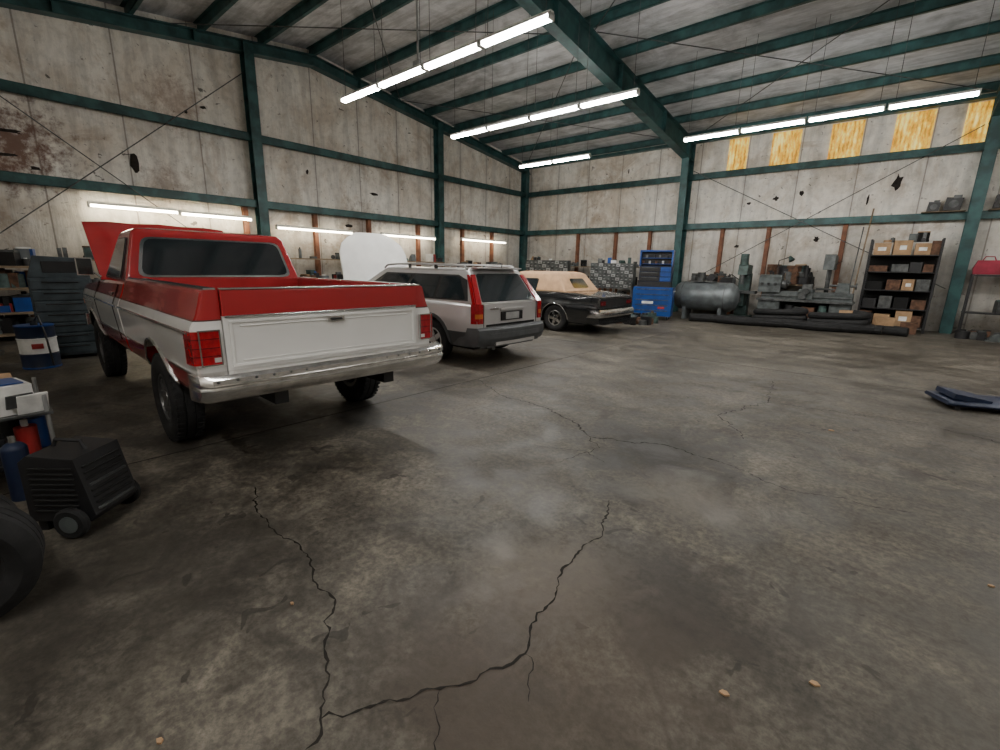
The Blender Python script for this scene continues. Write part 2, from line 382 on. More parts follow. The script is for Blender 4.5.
# ------------------------------------------------------------------ wheels
def wheel(mb,c,r,w,rr,side,rim,lugs=0,spokes=5,T=None):
    x,y,z=c; h=w/2
    prof=[(rr,-h*.78),(rr+.015,-h*.9),(rr+(r-rr)*.5,-h*1.03),(r-.03,-h*.95),(r-.006,-h*.75),(r,-h*.4),(r,-h*.35),(r-.012,-h*.32),(r-.012,-h*.26),(r,-h*.23),(r,h*.23),(r-.012,h*.26),(r-.012,h*.32),(r,h*.35),(r,h*.4),(r-.006,h*.75),(r-.03,h*.95),(rr+(r-rr)*.5,h*1.03),(rr+.015,h*.9),(rr,h*.78)]
    mb.rev(prof,c,'y',RUB,n=36,T=T)
    s=side
    mb.rev([(rr+.003,s*h*.8),(rr-.02,s*h*.82),(rr-.035,s*h*.5),(rr-.04,-s*h*.7),(rr,-s*h*.8)],c,'y',rim,n=32,T=T)
    mb.rev([(rr-.04,s*h*.3),(.09,s*h*.45),(.085,s*h*.7),(.03,s*h*.78),(.001,s*h*.78)],c,'y',DARK if spokes else rim,n=32,T=T)
    for k in range(spokes):
        a=2*pi*k/spokes
        R=Matrix.Translation(c)@Matrix.Rotation(a,4,'Y')
        TT=(T@R) if T is not None else R
        mb.prism([(.03,-.045),(rr-.02,-.028),(rr-.02,.028),(.03,.045)],'y',s*h*.5,s*h*.72,rim,T=TT)
    mb.rev([(.07,s*h*.6),(.065,s*h*.78),(.001,s*h*.82)],c,'y',rim,n=16,T=T)
    for k in range(lugs):
        a=2*pi*k/lugs; R=Matrix.Translation(c)@Matrix.Rotation(a,4,'Y')
        TT=(T@R) if T is not None else R
        mb.box((0,h*.62,r-.005),(.022,h*.5,.012),RUB,T=TT); mb.box((.03,-h*.62,r-.005),(.022,h*.5,.012),RUB,T=TT)
def lerp(a,b,t): return a+(b-a)*t
def pw(x,pts):
    if x<=pts[0][0]: return pts[0][1]
    for (a,b),(c,d) in zip(pts,pts[1:]):
        if x<=c: return lerp(b,d,(x-a)/(c-a))
    return pts[-1][1]
def xsgen(x0,x1,n,arches,extra=()):
    xs=[lerp(x0,x1,i/n) for i in range(n+1)]+list(extra)
    for c,r in arches:
        for k in range(15): xs.append(c-r*math.cos(pi*k/14))
    xs=sorted(x for x in xs if x0-1e-6<=x<=x1+1e-6); out=[xs[0]]
    for x in xs[1:]:
        if x-out[-1]>.012: out.append(x)
    out[-1]=x1
    return out
def archz(x,z0,arches,zc):
    z=z0
    for c,r in arches:
        if abs(x-c)<r: z=max(z,zc+math.sqrt(r*r-(x-c)**2))
    return z
def ringbody(mb,xs,W,ZT,ZB,z0,yi,nside,crown,mat,under,topm=None,XS=None,edge=.03):
    rings=[]
    for x in xs:
        zt=ZT(x); zb=ZB(x); w=W(x,zt)
        half=[(0,zt+crown(x)),(w*.6,zt+crown(x)*.8),(w-edge,zt+.004)]
        for k in range(nside+1):
            z=lerp(zt-edge*.8,zb,k/nside); half.append((W(x,z),z))
        yy=min(yi,W(x,zb)-.01)
        half+=[(yy,zb),(yy,z0),(0,z0)]
        full=half+[(-p[0],p[1]) for p in half[-2:0:-1]]
        rings.append([(x+(XS(x,p[1]) if XS else 0),p[0],p[1]) for p in full])
    nh=nside+7; n=2*nh-2
    def fm(i,j):
        k=j if j<nh-1 else n-1-j
        if k<3: return topm(xs[i],k) if topm else mat
        if k<3+nside: return mat
        return under
    mb.loft(rings,mat,fm=fm)
class GH:
    def __init__(s,B,T): s.B=B;s.T=T
    def P(s,side,t,h):
        def c(Q):
            z,xr,xf,wr,wf=Q
            RL,FL,FRr,RR=Vector((xr,wr,z)),Vector((xf,wf,z)),Vector((xf,-wf,z)),Vector((xr,-wr,z))
            a,b={'L':(RL,FL),'R':(RR,FRr),'B':(RL,RR),'F':(FL,FRr)}[side]
            return a.lerp(b,t)
        return c(s.B).lerp(c(s.T),h)
    def nrm(s,side):
        a=s.P(side,0,0);b=s.P(side,1,0);c=s.P(side,0,1); n=(b-a).cross(c-a).normalized()
        ref={'L':Vector((0,1,0)),'R':Vector((0,-1,0)),'B':Vector((-1,0,0)),'F':Vector((1,0,0))}[side]
        return n if n.dot(ref)>0 else -n
    def plate(s,mb,side,poly,mat,off=.002,th=.006):
        n=s.nrm(side); a=[s.P(side,t,h)+n*(off-.01) for t,h in poly]; b=[s.P(side,t,h)+n*(off+th) for t,h in poly]
        m=len(poly); mb.add(a+b,[(i,(i+1)%m,m+(i+1)%m,m+i) for i in range(m)]+[tuple(range(m))[::-1],tuple(range(m,2*m))],mat)
    def body(s,mb,mat,crown,inset=.1,n=4):
        def ring(Q,dz=0,sh=0):
            z,xr,xf,wr,wf=Q
            return [(xr+sh,wr-sh,z+dz),(xf-sh,wf-sh,z+dz),(xf-sh,-wf+sh,z+dz),(xr+sh,-wr+sh,z+dz)]
        mb.loft([ring(s.B),ring(s.T),ring(s.T,crown*.6,inset*.35),ring(s.T,crown,inset*1.6)],mat)
def rpoly(t0,t1,s0,s1,rt=.05,rs=.1,tt0=None,tt1=None):
    tt0=t0 if tt0 is None else tt0; tt1=t1 if tt1 is None else tt1
    P=[(t0,s0,),(t1,s0),(tt1,s1),(tt0,s1)]; out=[]
    for i in range(4):
        p=P[i];a=P[i-1];b=P[(i+1)%4]
        def tow(p,q):
            dx,dy=q[0]-p[0],q[1]-p[1]; l=math.hypot(dx/max(rt,1e-4),dy/max(rs,1e-4)); return (p[0]+dx/l,p[1]+dy/l)
        pa=tow(p,a);pb=tow(p,b)
        for k in range(4):
            u=k/3; out.append(((1-u)**2*pa[0]+2*u*(1-u)*p[0]+u*u*pb[0],(1-u)**2*pa[1]+2*u*(1-u)*p[1]+u*u*pb[1]))
    return out
# ------------------------------------------------------------------ PICKUP TRUCK
truck=empty('pickup_truck',(-3.41,1.88,0),pi-.024)
def WT(x,z): 
    w=pw(z,[(.6,.93),(.70,.965),(.9,.985),(1.08,1.0),(1.13,.985),(1.18,.955),(1.28,.925),(1.36,.905)])
    if x>4.9: w-=.10*((x-4.9)/.5)**2
    return w
AR=[(1.22,.48)]; AF=[(4.52,.48)]
ZC=.43
mb=MB()
xs=xsgen(0,2.42,10,AR)
for sg in (1,-1):
    rings=[]
    for x in xs:
        zb=archz(x,.62,AR,ZC); out=[]
        for k in range(11):
            z=lerp(zb,1.345,k/10); out.append((x,sg*WT(x,z),z))
        out+=[(x,sg*.885,1.365),(x,sg*.80,1.365),(x,sg*.79,1.35),(x,sg*.79,max(.8,zb-.0)),(x,sg*.80,zb)]
        rings.append(out)
    mb.loft(rings,TPAINT)
mb.b2(.05,2.42,-.8,.8,.74,.80,RPAINT); mb.b2(2.36,2.42,-.8,.8,.66,1.36,RPAINT)
for i in range(9): mb.b2(.08,2.36,-.7+i*.17,-.64+i*.17,.80,.812,RPAINT)
for sg in(1,-1):
    mb.prism([(.72,.78),(.8,1.0),(1.64,1.0),(1.72,.78)],'y',sg*.55,sg*.8,RPAINT)
mb.build('cargo_bed',truck)
mb=MB()
for sg in (1,-1):
    mb.box((1.21,sg*.845,1.371),(2.40,.07,.012),CHR)
    mb.tube([(.02,sg*1.0,1.085),(2.40,sg*1.004,1.085)],.011,CHR,n=6)
    mb.tube([(2.5,sg*1.004,1.085),(5.0,sg*.995,1.085)],.011,CHR,n=6)
    mb.tube([(.02,sg*.982,.80),(.7,sg*.982,.80)],.009,CHR,n=6)
    mb.tube([(1.76,sg*.982,.80),(3.95,sg*.982,.80)],.009,CHR,n=6)
    for c,r in AR+AF:
        mb.tube([(c-r*math.cos(pi*k/16),sg*(WT(0,ZC+r*math.sin(pi*k/16))+.004),max(.62,ZC+r*math.sin(pi*k/16))) for k in range(17)],.011,OLDCHR,n=6)
    mb.b2(4.9,5.1,sg*.96,sg*.985,.95,1.02,ORG)
mb.build('chrome_trim',truck)
mb=MB()
TG=band_paint('tailgate_paint',[(.80,TRED),(1.185,TWHT),(2.5,TRED)],.22,.8)
mb.b2(-.035,.03,-.80,.80,.72,1.345,TG)
mb.prism([(-.035,1.345),(.03,1.345),(.03,1.36),(-.02,1.372),(-.045,1.36),(-.045,1.19),(-.035,1.18)],'y',-.80,.80,TG)
mb.build('tailgate',truck,bevel=.008)
mb=MB()
def frame_yz(mb,x0,x1,y0,y1,z0,z1,t,mat):
    mb.b2(x0,x1,y0,y1,z1-t,z1,mat); mb.b2(x0,x1,y0,y1,z0,z0+t,mat); mb.b2(x0,x1,y0,y0+t,z0+t,z1-t,mat); mb.b2(x0,x1,y1-t,y1,z0+t,z1-t,mat)
frame_yz(mb,-.047,-.034,-.77,.77,.84,1.165,.022,WPAINT)
mb.b2(-.043,-.034,-.70,.70,.875,.885,WPAINT);mb.b2(-.043,-.034,-.70,.70,1.115,1.125,WPAINT)
mb.tube([(-.044,.79,1.187),(-.044,-.79,1.187)],.010,CHR,n=6); mb.tube([(-.040,.79,.803),(-.040,-.79,.803)],.009,CHR,n=6)
mb.b2(-.06,-.045,-.07,.07,1.105,1.15,OLDCHR); mb.b2(-.066,-.058,-.05,.05,1.115,1.133,BLK)
mb.b2(-.05,.0,-.8,.8,1.366,1.378,CHR)
mb.build('tailgate_panel',truck,bevel=.004)
mb=MB()
for sg in(1,-1):
    mb.loft([[(x,sg*y,z) for (x,y) in ((-.02,.805),(-.03,WT(0,z)-.06),(-.012,WT(0,z)-.015),(.02,WT(0,z)-.002),(.02,.805))] for z in (.68,.78,.9,1.0,1.08,1.14,1.2,1.3,1.36)],TPAINT)
mb.build('rear_corner_posts',truck)
mb=MB()
for sg in(1,-1):
    mb.prism([(-.05,sg*.835),(-.05,sg*.955),(-.03,sg*.995),(.09,sg*1.008),(.09,sg*.97),(0,sg*.95),(0,sg*.835)],'z',.875,1.10,REDL)
    for z in (.93,.985,1.045): mb.prism([(-.053,sg*.84),(-.053,sg*.955),(-.033,sg*.998),(.09,sg*1.011),(.09,sg*.98),(0,sg*.84)],'z',z,z+.006,REDLD)
    mb.b2(-.056,-.04,sg*.84,sg*.88,.89,.92,M('reverse_lens',(.6,.55,.53),.2))
    frame_yz(mb,-.056,-.03,min(sg*.83,sg*.96),max(sg*.83,sg*.96),.868,1.108,.008,CHR)
mb.build('tail_lights',truck)
mb=MB()
rings=[]
for y,dx in ((-1.03,.16),(-1.01,.05),(-.95,0),(-.5,-.01),(0,-.015),(.5,-.01),(.95,0),(1.01,.05),(1.03,.16)):
    rings.append([(-.18+dx,y,.665),(-.215+dx,y,.715),(-.215+dx,y,.73),(-.198+dx,y,.745),(-.20+dx,y,.755),(-.218+dx,y,.77),(-.215+dx,y,.80),(-.19+dx,y,.825),(-.06+dx*.5,y,.825),(-.06+dx*.5,y,.655),(-.16+dx,y,.645)])
mb.loft(rings,OLDCHR)
for i in range(17):
    y=-.92+.115*i
    mb.ell((-.222,y,.79),(.008,.010,.010),STEEL,n=8)
mb.build('rear_bumper',truck)
mb=MB()
xs=xsgen(2.48,5.32,10,AF,(4.0,4.08))
def ZTt(x): return pw(x,[(2.48,1.33),(3.95,1.30),(4.1,1.27),(5.32,1.20)])
ringbody(mb,xs,WT,ZTt,lambda x:archz(x,.62,AF,ZC),.62,.62,9,lambda x:.0 if x>4 else .01,TPAINT,DARK,topm=lambda x,k:(DARK if (x>4.05 and k<2) else TPAINT))
mb.build('cab_body_and_fenders',truck)
gh=GH((1.32,2.50,4.02,.895,.86),(1.835,2.64,3.42,.765,.74))
mb=MB(); gh.body(mb,RPAINT,.05,.12); mb.build('cab_roof',truck,bevel=.03,seg=3)
mb=MB()
for off,mat,g in ((.002,CHR,0),(.009,GLASS,.018)):
    gh.plate(mb,'B',rpoly(.055+g,.945-g,.10+g*2,.90-g*2,.06,.14),mat,off)
for sd in('L','R'):
    for off,mat,g in ((.002,BLK,0),(.008,GLASS,.02)):
        gh.plate(mb,sd,rpoly(.14+g,.86-g,.06+g,.88-g,.05,.1,.16+g,.80-g),mat,off)
gh.plate(mb,'F',rpoly(.05,.95,.05,.92,.04,.08),GLASS,.006)
mb.build('cab_windows',truck)
mb=MB()
for sg in (1,-1):
    for x in (2.72,3.92):
        for z0,z1 in ((.72,1.08),(1.09,1.30)): mb.box((x,sg*((WT(x,z0)+WT(x,z1))/2+.0),(z0+z1)/2),(.010,.012,z1-z0),DARK,rot=(math.atan2(-sg*(WT(x,z1)-WT(x,z0)),z1-z0),0,0))
    mb.box((2.88,sg*.965,1.20),(.16,.03,.03),CHR)
    mb.cyl((3.75,sg*.92,1.34),(3.8,sg*1.0,1.42),.012,CHR,n=8); mb.box((3.8,sg*1.05,1.46),(.05,.15,.2),CHR); mb.box((3.77,sg*1.05,1.46),(.012,.13,.18),GLASS)
mb.build('doors_and_mirrors',truck)
mb=MB()
a=math.radians(36); ca,sa=math.cos(a),math.sin(a)
def hp(u,y,t): return (4.12+u*ca-t*sa,y,1.29+u*sa+t*ca)
rings=[]
for u in (0,.2,.9,1.24,1.3):
    w=.88-.02*u; dz=-.03 if u>1.25 else 0
    rings.append([hp(u,w,-.02),hp(u,w,dz+.015),hp(u,w*.7,dz+.04),hp(u,w*.35,dz+.03),hp(u,0,dz+.05),hp(u,-w*.35,dz+.03),hp(u,-w*.7,dz+.04),hp(u,-w,dz+.015),hp(u,-w,-.02)])
mb.loft(rings,RPAINT)
mb.cyl(hp(.1,.7,-.02),(4.5,.7,1.2),.012,STEEL,n=6); mb.cyl(hp(.1,-.7,-.02),(4.5,-.7,1.2),.012,STEEL,n=6)
mb.cyl((5.1,.5,1.15),hp(1.0,.5,-.03),.008,STEEL,n=6)
mb.build('raised_hood',truck)
mb=MB()
mb.b2(4.3,5.0,-.3,.3,1.16,1.25,STEEL); mb.cyl((4.6,0,1.24),(4.6,0,1.33),.18,BLK,n=20); mb.b2(4.4,4.9,.2,.34,1.2,1.28,ORG); mb.b2(4.4,4.9,-.34,-.2,1.2,1.28,ORG)
mb.build('engine',truck)
mb=MB()
mb.b2(5.30,5.36,-.86,.86,.80,1.15,CHR); mb.b2(5.355,5.37,-.6,.6,.84,1.12,BLK)
for i in range(6): mb.b2(5.365,5.38,-.6,.6,.86+i*.045,.875+i*.045,CHR)
for sg in(1,-1): mb.cyl((5.35,sg*.72,.98),(5.39,sg*.72,.98),.09,M('lamp_glass',(.7,.72,.75),.1),n=20)
mb.b2(5.36,5.5,-.97,.97,.62,.78,OLDCHR)
mb.build('grille_and_front_bumper',truck,bevel=.006)
mb=MB()
for sg in(1,-1): mb.b2(-.05,5.2,sg*.42,sg*.52,.52,.68,BLK)
for x in (.3,1.0,2.0,3.2,4.2): mb.b2(x,x+.1,-.45,.45,.54,.64,BLK)
mb.cyl((1.22,-.8,.39),(1.22,.8,.39),.05,BLK,n=12); mb.ell((1.22,.0,.39),(.16,.15,.15),BLK); mb.cyl((1.22,0,.42),(3.4,0,.58),.04,BLK,n=10)
mb.cyl((4.52,-.8,.39),(4.52,.8,.39),.045,BLK,n=12); mb.b2(3.0,4.8,-.3,.3,.48,1.0,BLK)
for sg in(1,-1):
    mb.b2(.5,1.95,sg*.52,sg*.60,.48,.52,BLK); mb.cyl((1.3,sg*.4,.45),(1.5,sg*.4,.75),.035,STEEL,n=8)
    mb.b2(.70,1.74,sg*.60,sg*.66,.6,1.0,BLK)
mb.cyl((.3,-.6,.58),(2.2,-.5,.56),.035,BRN,n=10); mb.cyl((.25,.2,.66),(1.0,.2,.66),.12,BLK,n=14)
mb.build('chassis',truck)
mb=MB()
RIM=M('steel_rim',(.12,.12,.12),.4,.6)
for x in (1.22,4.52):
    for sg in(1,-1): wheel(mb,(x,sg*.86,.39),.39,.225,.21,sg,RIM,lugs=44,spokes=8)
mb.build('wheels',truck)
# ------------------------------------------------------------------ STATION WAGON
wag=empty('station_wagon',(-4.82,5.86,0),pi)
def WV(x,z):
    w=pw(z,[(.28,.84),(.40,.90),(.55,.925),(.75,.925),(.92,.89),(1.0,.86)])
    if x<.4: w-=.10*((.4-x)/.4)**2.2
    if x>4.0: w-=.20*((x-4.0)/.7)**2
    return w
AV=[(.98,.40),(3.74,.40)]
mb=MB(); xs=xsgen(0,4.70,22,AV,(.03,.08,.15))
ringbody(mb,xs,WV,lambda x:pw(x,[(0,.96),(.3,.98),(3.5,.98),(3.7,.98),(4.4,.86),(4.7,.72)]),lambda x:archz(x,.30,AV,.34),.28,.60,9,lambda x:.02,SPAINT,DARK,topm=lambda x,k:(DARK if (x>3.68 and k<2) else SPAINT),XS=lambda x,z:(.03*(z-.3) if x<.5 else 0))
mb.build('body_shell',wag)
gv=GH((.97,.04,3.62,.83,.80),(1.46,.36,2.70,.645,.61))
mb=MB(); gv.body(mb,SILV,.06,.12); mb.build('roof_and_pillars',wag,bevel=.035,seg=3)
mb=MB()
for sd in('L','R'):
    gv.plate(mb,sd,[(.045,.10),(.965,.04),(.93,.12),(.90,.90),(.10,.90),(.03,.75)],BLK,.001)
    gv.plate(mb,sd,rpoly(.06,.262,.13,.84,.02,.06,.09,.25),GLASS,.006)
    gv.plate(mb,sd,rpoly(.285,.52,.12,.85,.02,.06,.275,.54),GLASS,.006)
    gv.plate(mb,sd,rpoly(.55,.86,.11,.86,.02,.06,.575,.87),GLASS,.006)
gv.plate(mb,'B',rpoly(.09,.91,.06,.94,.03,.06,.10,.90),GLASS,.006)
gv.plate(mb,'F',rpoly(.03,.97,.04,.94,.03,.06),GLASS,.006)
mb.build('windows',wag)
mb=MB()
for sd,t0,t1 in (('B',.0,.07),('B',.93,1.0)):
    gv.plate(mb,sd,[(t0,.0),(t1,.0),(t1,.90),(t0,.90)],REDL,.012,.012)
for sd in('L','R'): gv.plate(mb,sd,[(.0,.0),(.016,.0),(.02,.9),(.0,.9)],REDL,.012,.012)
for sg in(1,-1):
    mb.prism([(-.012,sg*.71),(-.008,sg*.80),(.03,sg*.845),(.10,sg*.875),(.10,sg*.83),(.05,sg*.72)],'z',.68,.98,REDL)
    mb.prism([(-.016,sg*.72),(-.012,sg*.80),(.027,sg*.849),(.06,sg*.84),(.05,sg*.73)],'z',.76,.83,M('amber_lens',(.5,.14,.03),.2))
mb.build('tail_lights',wag)
mb=MB()
mb.b2(.0,.03,-.62,.62,.62,.655,DARK); mb.b2(-.012,.02,-.27,.27,.70,.84,DARK); mb.b2(-.018,.0,-.17,.17,.715,.83,M('plate_grey',(.35,.35,.35),.5)); mb.b2(-.02,.01,-.3,.3,.86,.90,SILV)
for sg in(1,-1): mb.b2(.002,.015,sg*.675,sg*.68,.62,.97,DARK)
mb.b2(-.015,.01,.35,.55,.885,.91,CHR)
mb.build('tailgate_details',wag,bevel=.003)
mb=MB()
rings=[]
for y,dx in ((-.90,.45),(-.89,.2),(-.84,.06),(-.6,.0),(0,-.03),(.6,.0),(.84,.06),(.89,.2),(.90,.45)):
    rings.append([(-.08+dx,y,.36),(-.115+dx,y,.46),(-.11+dx,y,.58),(-.06+dx,y,.615),(.05+dx,y*.97,.615),(.05+dx,y*.97,.33),(-.03+dx,y,.32)])
mb.loft(rings,CLAD)
mb.loft([[( -.122+dx,y,.44),(-.122+dx,y,.52),(-.10+dx,y,.52),(-.10+dx,y,.44)] for y,dx in ((-.86,.12),(-.6,.0),(0,-.03),(.6,.0),(.86,.12))],CLAD)
mb.loft([[( -.105+dx,y,.33),(-.105+dx,y,.38),(-.05+dx,y,.38),(-.05+dx,y,.33)] for y,dx in ((-.5,.0),(0,-.02),(.5,.0))],SILV)
mb.b2(4.62,4.78,-.72,.72,.32,.6,CLAD)
mb.b2(4.66,4.72,-.35,.35,.58,.76,CHR)
mb.build('bumpers',wag)
mb=MB()
for sg in(1,-1):
    pts=[(.45,sg*.60,1.50),(.52,sg*.60,1.555),(.9,sg*.60,1.565),(1.6,sg*.59,1.575),(2.3,sg*.58,1.565),(2.62,sg*.57,1.545),(2.7,sg*.57,1.49)]
    mb.tube(pts,.018,SILV,n=8)
    for x in (1.2,1.9): mb.b2(x-.03,x+.03,sg*.60-.012,sg*.60+.012,1.50,1.565,BLK)
    for c,r in AV:
        ring=[]
        for k in range(17):
            a=pi*k/16; x=c-(r+.0)*math.cos(a); z=.34+(r+.0)*math.sin(a)
            x2=c-(r+.055)*math.cos(a); z2=.34+(r+.055)*math.sin(a)
            ring.append([(x,sg*(WV(x,z)-.03),z),(x,sg*(WV(x,z)+.012),z),(x2,sg*(WV(x2,z2)+.012),z2),(x2,sg*(WV(x2,z2)-.03),z2)])
        mb.loft(ring,CLAD)
    mb.b2(1.45,3.25,sg*.90,sg*.945,.58,.63,CLAD)
    for x in (1.55,2.45,3.4): mb.box((x,sg*.915,.78),(.008,.03,.36),DARK)
    for x in (1.65,2.55): mb.b2(x,x+.16,sg*.91,sg*.935,.83,.855,SILV)
    mb.box((3.05,sg*.98,1.03),(.12,.16,.12),SILV)
mb.tube([(.3,-.05,1.52),(.28,-.05,1.60)],.008,BLK)
mb.prism([(.34,1.50),(.26,1.515),(.26,1.53),(.5,1.535)],'y',-.55,.55,SILV)
mb.build('roof_rails_and_cladding',wag)
mb=MB()
a=math.radians(74); ca,sa=math.cos(a),math.sin(a)
def hv(u,y,t): return (3.66+u*ca-t*sa,y,1.0+u*sa+t*ca)
WH=M('hood_white',(.74,.74,.72),.35,0,.05,3)
rings=[]
for u in (0,.1,.5,.8,1.0,1.12,1.19,1.23):
    w=.86-.05*u-(.42*((u-.8)/.43)**2.2 if u>.8 else 0)
    rings.append([hv(u,w,-.02),hv(u,w,.01),hv(u,w*.75,.035),hv(u,w*.3,.05),hv(u,0,.055),hv(u,-w*.3,.05),hv(u,-w*.75,.035),hv(u,-w,.01),hv(u,-w,-.02)])
mb.loft(rings,WH); mb.cyl((3.9,.62,.95),hv(.5,.62,-.02),.012,STEEL,n=6); mb.cyl((3.9,-.62,.95),hv(.5,-.62,-.02),.012,STEEL,n=6)
mb.build('raised_hood',wag)
mb=MB()
for x in (.98,3.74):
    for sg in(1,-1): wheel(mb,(x,sg*.80,.335),.335,.215,.21,sg,SILV,spokes=5)
mb.b2(.3,4.4,-.6,.6,.22,.32,DARK); mb.cyl((.0,.45,.27),(.4,.45,.27),.03,STEEL,n=10); mb.cyl((.98,-.75,.335),(.98,.75,.335),.04,BLK,n=8)
mb.build('wheels',wag)
# ------------------------------------------------------------------ CONVERTIBLE CAR
cvt=empty('convertible_car',(-5.25,10.42,0),pi)
def WK(x,z):
    w=pw(z,[(.24,.86),(.32,.93),(.55,.99),(.72,.985),(.86,.95),(.95,.90)])
    if x<.5: w-=.09*((.5-x)/.5)**2
    if x>4.4: w-=.10*((x-4.4)/.8)**2
    return w
AK=[(1.18,.385),(4.05,.385)]
mb=MB(); xs=xsgen(0,5.2,22,AK,(.04,.1))
ringbody(mb,xs,WK,lambda x:pw(x,[(0,.88),(.5,.93),(1.1,.97),(1.7,.95),(3.0,.90),(5.0,.84),(5.2,.76)]),lambda x:archz(x,.26,AK,.32),.24,.62,9,lambda x:.01 if x<1.2 else .03,KPAINT,DARK,XS=lambda x,z:(.10*(z-.5) if x<.6 else 0))
mb.build('body_shell',cvt)
gk=GH((.95,.92,3.30,.84,.80),(1.38,1.28,2.72,.68,.64))
mb=MB(); gk.body(mb,TAN,.08,.14); mb.build('folding_top',cvt,bevel=.07,seg=3)
mb=MB()
for sd in('L','R'): gk.plate(mb,sd,rpoly(.40,.93,.04,.76,.03,.08,.40,.92),GLASS,.004)
gk.plate(mb,'B',rpoly(.27,.73,.25,.78,.04,.12),GLASS,.004); gk.plate(mb,'F',rpoly(.03,.97,.04,.94,.03,.06),GLASS,.006)
mb.build('windows',cvt)
mb=MB()
rings=[]
for y,dx in ((-.95,.30),(-.94,.10),(-.88,.02),(-.5,-.02),(0,-.03),(.5,-.02),(.88,.02),(.94,.10),(.95,.30)):
    rings.append([(-.06+dx,y,.42),(-.09+dx,y,.46),(-.09+dx,y,.54),(-.05+dx,y,.60),(.04+dx,y*.96,.60),(.04+dx,y*.96,.40)])
mb.loft(rings,CHR)
frame_yz(mb,-.0,.035,-.82,.82,.64,.86,.022,CHR)
mb.b2(.0,.03,-.8,.8,.66,.84,BLK)
for sg in(1,-1):
    mb.b2(-.012,.03,sg*.56,sg*.78,.70,.80,REDLD)
    mb.tube([(.05,sg*.87,.885),(.6,sg*.925,.94),(1.12,sg*.90,.975),(1.8,sg*.88,.96),(3.2,sg*.87,.905)],.012,CHR,n=6)
    mb.tube([(1.6,sg*.955,.30),(3.6,sg*.955,.30)],.018,CHR,n=6)
    for c,r in AK:
        mb.tube([(c-r*math.cos(pi*k/14),sg*(WK(c,.32+r*math.sin(pi*k/14))+.003),.32+r*math.sin(pi*k/14)) for k in range(15)],.010,CHR,n=6)
    for x in(1.95,3.25): mb.box((x,sg*.975,.65),(.008,.02,.45),DARK)
mb.b2(-.1,-.08,-.16,.16,.44,.56,PAPER)
mb.build('chrome_bumper_and_trim',cvt)
mb=MB()
for x in (1.18,4.05):
    for sg in(1,-1): wheel(mb,(x,sg*.84,.335),.335,.22,.19,sg,CHR,spokes=5)
mb.b2(.3,4.9,-.6,.6,.2,.28,DARK); mb.cyl((1.18,-.8,.335),(1.18,.8,.335),.04,BLK,n=8)
mb.build('wheels',cvt)
# ------------------------------------------------------------------ shop equipment
tc=empty('tool_chest',(-6.0,14.45,0),.25)
mb=MB()
mb.b2(-.6,.6,-.3,.3,.12,1.02,BLUE)
for i in range(5):
    z=.16+i*.165; mb.b2(-.57,.57,-.318,-.30,z,z+.15,BLUE); mb.b2(-.5,.5,-.335,-.318,z+.12,z+.14,STEEL)
for x in(-.5,.5):
    for y in(-.22,.22): mb.cyl((x-.02,y,.06),(x+.02,y,.06),.06,RUB,n=16); mb.b2(x-.03,x+.03,y-.03,y+.03,.06,.13,GALV)
mb.cyl((.63,-.25,.9),(.63,.25,.9),.015,GALV,n=8)
mb.b2(-.3,.05,-.322,-.318,.5,.58,PAPER); mb.b2(.2,.4,-.322,-.318,.35,.42,RED)
mb.build('roller_cabinet',tc,bevel=.006)
mb=MB()
mb.b2(-.50,.50,-.2,.28,1.02,1.18,BLK)
mb.b2(-.48,.50,-.18,.28,1.18,1.66,NAVY)
for i in range(3):
    z=1.20+i*.15; mb.b2(-.46,.14,-.20,-.18,z,z+.13,BLK); mb.b2(.17,.48,-.20,-.18,z,z+.13,BLUE); mb.b2(-.4,.08,-.21,-.20,z+.10,z+.115,STEEL)
mb.b2(-.50,.50,-.02,.28,1.66,2.13,NAVY); mb.b2(-.45,.45,-.03,-.02,1.7,2.08,BLK)
mb.b2(-.50,-.46,-.18,.28,1.66,2.13,BLUE); mb.b2(.46,.50,-.18,.28,1.66,2.13,BLUE); mb.b2(-.50,.50,-.18,.28,2.10,2.15,BLUE)
for i in range(2): mb.b2(-.46,.46,-.16,-.02,1.72+i*.18,1.735+i*.18,BLUE)
for i in range(9): mb.box((-.40+i*.10,-.09,1.78+.18*(i%2)),(.06,.06,.09),[BRN,STEEL,GALV,BLK][i%4])
mb.build('top_chest',tc,bevel=.005)
mb=MB(); c=(-4.75,15.6,.75)
mb.rev([(.001,-.98),(.2,-.965),(.36,-.90),(.44,-.78),(.45,-.7),(.45,.7),(.44,.78),(.36,.90),(.2,.965),(.001,.98)],c,'x',TANK,n=36)
for x in(-5.3,-4.2): mb.b2(x-.05,x+.05,15.3,15.9,0,.42,TANK)
mb.cyl((-4.75,15.6,1.18),(-4.75,15.6,1.30),.05,STEEL); mb.b2(-5.1,-4.5,15.4,15.8,1.2,1.24,STEEL); mb.cyl((-4.95,15.6,1.24),(-4.95,15.6,1.5),.12,STEEL,n=16); mb.cyl((-4.6,15.45,1.35),(-4.6,15.75,1.35),.11,BLK,n=16)
mb.tube([(-4.4,15.6,1.2),(-4.3,15.6,1.35),(-4.1,15.8,1.45),(-3.9,15.9,1.3)],.015,BLK)
for x in (-5.4,-4.1): mb.rev([(.451,-.01),(.456,-.01),(.456,.01),(.451,.01)],(x,15.6,.75),'x',STEEL,n=36)
mb.build('air_compressor')
mb=MB(); y0=16.45
mb.b2(-3.35,-2.75,y0-.25,y0+.25,0,.72,MGREY); mb.b2(-1.5,-1.0,y0-.22,y0+.22,0,.72,MGREY)
mb.b2(-3.4,-.95,y0-.32,y0+.3,.70,.76,STEEL); mb.b2(-3.3,-1.0,y0-.14,y0+.14,.76,.98,MGREY)
